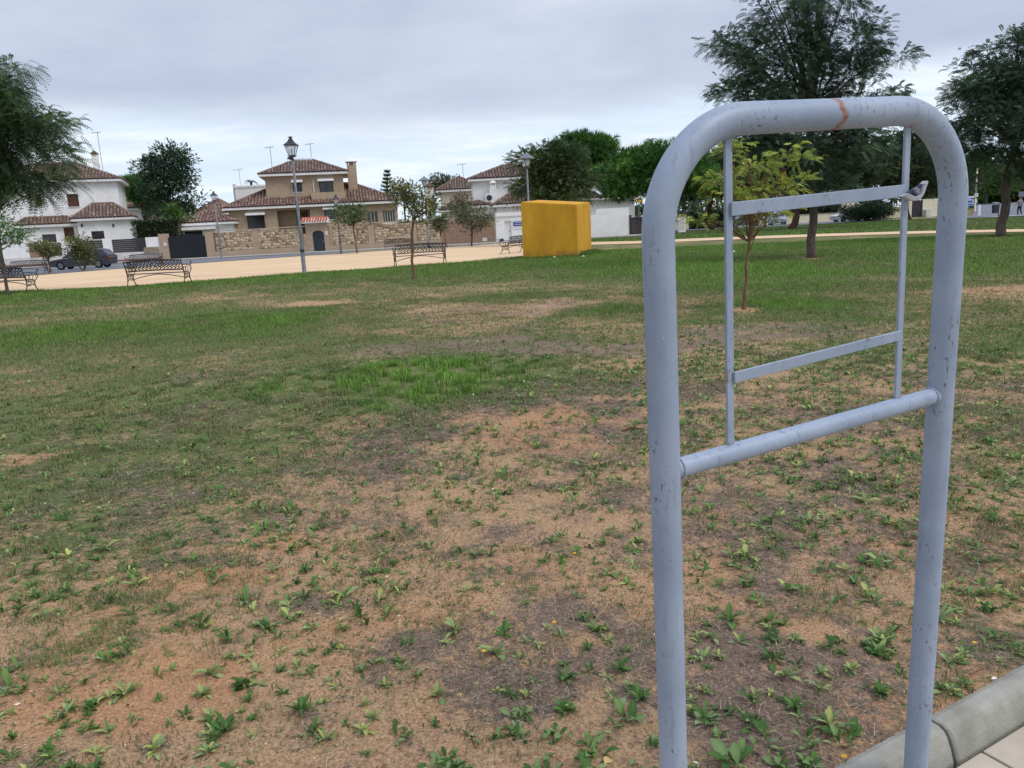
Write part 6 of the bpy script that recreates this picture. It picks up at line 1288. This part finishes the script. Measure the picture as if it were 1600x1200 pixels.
tree('flowering_shrub', 'dense taller shrub hiding the middle of the dark parked car', (130, 419), 54, [(120, 378, 15, 9), (134, 386, 13, 11), (118, 392, 12, 10), (132, 402, 12, 9)], 'quad', OLV, 80, 28, .18, .05, BARKY, 'shrub', cr=.5, fork=.5, stems=3)
# behind the houses
tree('dark_tree', 'large dark rounded tree behind the garden right of the white villa', (258, 352), 92, [(262, 248, 28, 22), (238, 262, 20, 14), (286, 278, 22, 18), (258, 290, 36, 26), (306, 318, 13, 10), (262, 326, 40, 14), (232, 290, 16, 16)], 'quad', DKB, 210, 46, .42, .3, cr=1.0, shell=.75)
tree('umbrella_pine', 'bright green umbrella pine between the white villa and the dark tree', (232, 352), 98, [(214, 292, 24, 16), (228, 304, 18, 14)], 'needle', PIN, 90, 30, .55, .25, BARKR, cr=1.0, fork=3.0, stems=2)
tree('garden_shrub', 'light green leafy plant over the hedge left of the garage', (272, 358), 80, [(270, 332, 9, 12), (282, 345, 12, 6)], 'quad', BRG, 24, 34, .34, .08, BARKY, 'shrub', cr=.6)
tree('distant_tree', 'grey-green tree behind the cream house', (692, 340), 125, [(690, 288, 18, 12), (705, 294, 16, 10), (680, 296, 14, 9)], 'quad', GRY, 70, 30, .5, .25, cr=1.2)
tree('distant_tree', 'small yellow-green tree between the far conifer and the lamp', (632, 330), 90, [(625, 300, 12, 12), (640, 312, 12, 10), (622, 288, 5, 5)], 'quad', OLV, 36, 30, .34, .12, cr=.8)
tree('pale_shrub', 'pale dry-leaved shrub in front of the cream house', (722, 352), 80, [(720, 312, 14, 9), (730, 322, 12, 10), (712, 322, 9, 8)], 'quad', [(0, S(110, 100, 84)), (1, S(160, 148, 124))], 40, 30, .26, .08, BARKY, 'shrub', cr=.6)
tree('acacia_tree', 'broad dark olive tree behind the yellow box', (868, 376), 60, [(866, 256, 36, 30), (826, 252, 20, 14), (908, 290, 22, 18), (850, 292, 42, 18), (884, 238, 24, 16), (824, 292, 18, 12), (870, 306, 46, 12)], 'feather', [(0, S(54, 74, 48)), (.5, S(76, 98, 60)), (.85, S(108, 124, 74)), (1, S(132, 140, 84))], 230, 30, .46, .22, cr=.85, fork=1.9)
tree('umbrella_pine', 'dense green umbrella pine crown rising behind the olive tree', (915, 360), 88, [(922, 232, 34, 16), (900, 226, 22, 11), (938, 242, 20, 12)], 'needle', PIN, 130, 34, .6, .28, BARKR, cr=1.0, fork=6.5)
tree('umbrella_pine', 'bright green umbrella pine with reddish leaning limb just left of the frame', (1014, 368), 80, [(1000, 258, 44, 26), (1048, 250, 40, 26), (955, 280, 30, 17), (1020, 285, 50, 18), (975, 295, 30, 13), (1080, 275, 40, 26)], 'needle', PIN, 280, 34, .55, .22, BARKR, cr=.85, fork=3.6, top=(985, 285))
# behind the right-hand lawn
tree('umbrella_pine', 'dark umbrella pine with straight red trunk left of the frame upright', (1112, 352), 84, [(1110, 268, 50, 26), (1080, 290, 36, 20), (1140, 285, 40, 20)], 'needle', DK, 170, 32, .6, .3, BARKR, cr=1.0, fork=4.4)
tree('umbrella_pine', 'umbrella pine with strongly leaning trunk seen under the crossbar', (1237, 359), 66, [(1270, 262, 70, 26), (1215, 255, 46, 24), (1325, 275, 46, 20)], 'needle', DK, 230, 34, .5, .30, BARKR, cr=.9, fork=3.0, top=(1262, 290))
tree('umbrella_pine', 'dark pine with thin red trunk behind the far frame upright', (1420, 346), 80, [(1400, 262, 52, 26), (1350, 255, 44, 26), (1440, 280, 40, 20)], 'needle', DK, 220, 34, .55, .25, BARKR, cr=1.0, fork=3.4, top=(1405, 270))
tree('broad_tree', 'broad dark tree filling the gap inside the far top corner of the frame', (1465, 336), 100, [(1455, 245, 44, 30), (1480, 285, 44, 24), (1420, 230, 36, 22)], 'quad', DK, 170, 50, .55, .3, cr=1.3)
tree('broad_tree', 'green tree over the far road right of the frame', (1540, 322), 140, [(1535, 262, 36, 24), (1510, 275, 24, 22), (1560, 285, 30, 14)], 'quad', BRG, 150, 50, .7, .3, cr=1.6, zb=.9)
tree('broad_tree', 'olive tree beyond the far hedge at the right edge', (1600, 320), 150, [(1600, 268, 34, 24), (1580, 288, 30, 14), (1640, 275, 34, 28)], 'quad', OLV, 150, 50, .7, .3, cr=1.6, zb=.9)
tree('broad_tree', 'dark tree mass high behind the tall feathery tree', (1180, 352), 105, [(1180, 248, 50, 26), (1150, 275, 40, 26), (1230, 275, 46, 24)], 'quad', DK, 170, 50, .55, .3, cr=1.3)
tree('purple_tree', 'dark purple-red leaved small tree behind the young yellow tree', (1196, 352), 80, [(1192, 298, 18, 12), (1208, 302, 12, 10), (1180, 305, 12, 8)], 'quad', [(0, S(70, 28, 42)), (.6, S(104, 38, 58)), (1, S(136, 58, 76))], 60, 40, .32, .12, cr=.7)
tree('round_bush', 'large round clipped green bush beside the white car', (1357, 349), 87, [(1357, 328, 40, 15), (1340, 335, 26, 11), (1376, 332, 26, 13)], 'quad', [(0, S(34, 50, 32)), (.6, S(48, 70, 42)), (1, S(72, 94, 56))], 150, 60, .24, .1, cat='bush', cr=.6, fork=.4, stems=2)
# ---- hedges: leafy boxes
def hedge(label, px0, px1, py0, Y, dp, cols, n, size, zb=0.):
    f0, f1 = at(px0, 340, Y), at(px1, 340, Y); zt = at((px0 + px1) / 2, py0, Y).z; r = empty('hedge', ((f0.x + f1.x) / 2, Y, zb), label, 'hedge'); x0, x1 = f0.x, f1.x
    mb = MB(); mb.box(x0 + .3, x1 - .3, Y + .3, Y + dp - .2, zb - .1, zt - .3); mb.build('branches', BARK, r)
    fx = RNG.random(n); P = np.stack([x0 + fx * (x1 - x0), Y + RNG.random(n) * dp, zb + RNG.random(n) * (zt - zb)], -1); s = RNG.random(n); k = s < .6; P[k, 1] = Y + RNG.uniform(0, .3, k.sum()); P[~k, 2] = zt - RNG.uniform(0, .3, (~k).sum())
    P[:, 2] += (fbm(P[:, 0] * .8, P[:, 1] * .8) - .5) * .4 * (P[:, 2] > zt - .5); D = RNG.normal(0, .6, (n, 3)) + np.where(k[:, None], np.array([0, -1., .2]), np.array([0, 0, 1.])); V, Q, C = foliage(P, D, 'quad', size, cols, RNG.random(n)); npmesh('foliage', V, Q, C, LEAF, r)
hedge('dark clipped hedge in the garden right of the white villa', 203, 278, 345, 78, 1.6, DK, 5000, .28)
hedge('very dark hedge above the low pale wall seen under the frame crossbar', 1150, 1315, 322, 98, 2, DK, 9000, .34)
hedge('bluish dark hedge left of the frame upright behind the young tree', 1078, 1148, 330, 93, 2, DKB, 5000, .32)
hedge('long green hedge on the far side of the climbing road', 1470, 1720, 297, 152, 3, BRG, 16000, .5, .9)
# ---- far conifers and palms
def araucaria(label, px, py0, py1, Y, wpx):
    b = at(px, py1, Y); t = at(px, py0, Y); r = empty('norfolk_pine', (b.x, Y, 0), label, 'tree'); m = px2m(Y); W_ = wpx * m; mb = MB(); mb.tube([(b.x, Y, 0), (b.x, Y, b.z), (t.x, Y, t.z)], [.28, .2, .03], 8); mb.build('trunk', BARK, r); nt_ = 8; P, D = [], []
    for i in range(nt_):
        z = b.z + (t.z - b.z) * (i + .3) / nt_; L_b = W_ * (1 - .85 * (i / nt_) ** 1.1); nb = 7; x = b.x + (t.x - b.x) * i / nt_
        for k in range(nb):
            a = 2 * PI * (k + .5 * (i % 2)) / nb
            for q in np.linspace(.1, 1, 12): P.append((x + math.cos(a) * L_b * q, Y + math.sin(a) * L_b * q, z + .28 * L_b * q * q)); D.append((math.cos(a), math.sin(a), .25))
    V, Q, C = foliage(np.repeat(np.array(P), 2, 0) + RNG.normal(0, .05, (2 * len(P), 3)), np.repeat(np.array(D), 2, 0) + RNG.normal(0, .3, (2 * len(P), 3)), 'needle', .24, DKB, np.full(2 * len(P), .4)); npmesh('crown', V, Q, C, LEAFN, r)
araucaria('tiered conifer standing behind the right part of the brick house roof', 605, 264, 312, 112, 12)
araucaria('tiered conifer top showing behind the tall lamp lantern', 456, 243, 300, 105, 17)
def palm(label, px, py, Y, wpx, n=16):
    c = at(px, py, Y); r = empty('palm_tree', (c.x, Y, 0), label, 'palm'); W_ = wpx * px2m(Y); mb = MB(); mb.tube([(c.x, Y, 0), (c.x + .1, Y, c.z * .5), (c.x, Y, c.z)], [.3, .25, .2], 8); mb.build('trunk', BARK, r); V, Q, C = [], [], []
    for k in range(n):
        a = 2 * PI * k / n + RNG.uniform(-.2, .2); e = RNG.uniform(.1, 1.2)
        for q in np.linspace(.1, 1, 10):
            p = np.array([c.x + math.cos(a) * W_ * q * math.cos(e * .6), Y + math.sin(a) * W_ * q * math.cos(e * .6), c.z + W_ * (q * math.sin(e) - .75 * q * q)])
            for sg in (-1, 1):
                s = np.array([-math.sin(a) * sg, math.cos(a) * sg, -.35]) * W_ * .26; d = np.array([math.cos(a), math.sin(a), 0]) * W_ * .12; i = len(V); V += [tuple(p - d * .4), tuple(p + d * .4), tuple(p + s + d)]; Q.append((i, i + 1, i + 2)); C += [tuple(pal(np.array([RNG.random()]), DK)[0])] * 3
    npmesh('crown', V, Q, C, LEAF, r)
palm('small palm top above the white flat-roofed block', 392, 284, 125, 10)
palm('palm tip peeping over the pines left of the frame', 1017, 219, 120, 11)
# ---- far woodland on the horizon
def woodland():
    n = 26000; x = RNG.uniform(-210, 300, n); y = 185 + RNG.uniform(-12, 25, n); hh = 3.0 + 5.0 * fbm(x * .035, y * .02) + 3.5 * (fbm(x * .16, y * .1) - .5); hh = hh * np.interp(x / y, [-.6, .2, .35, .7], [.75, .75, 1.0, 1.5]); z = RNG.random(n) ** .7 * hh + rise(x, y); P = np.stack([x, y, z], -1)
    V, Q, C = foliage(P, RNG.normal(0, .6, (n, 3)) + np.array([0, -.4, .6]), 'quad', 1.7, DK, np.clip(fbm(x * .05, y * .05), 0, 1)); tag(npmesh('distant_woodland', V, Q, C, LEAF), 'distant belt of dark trees along the horizon', 'woodland', kind='stuff')
woodland()
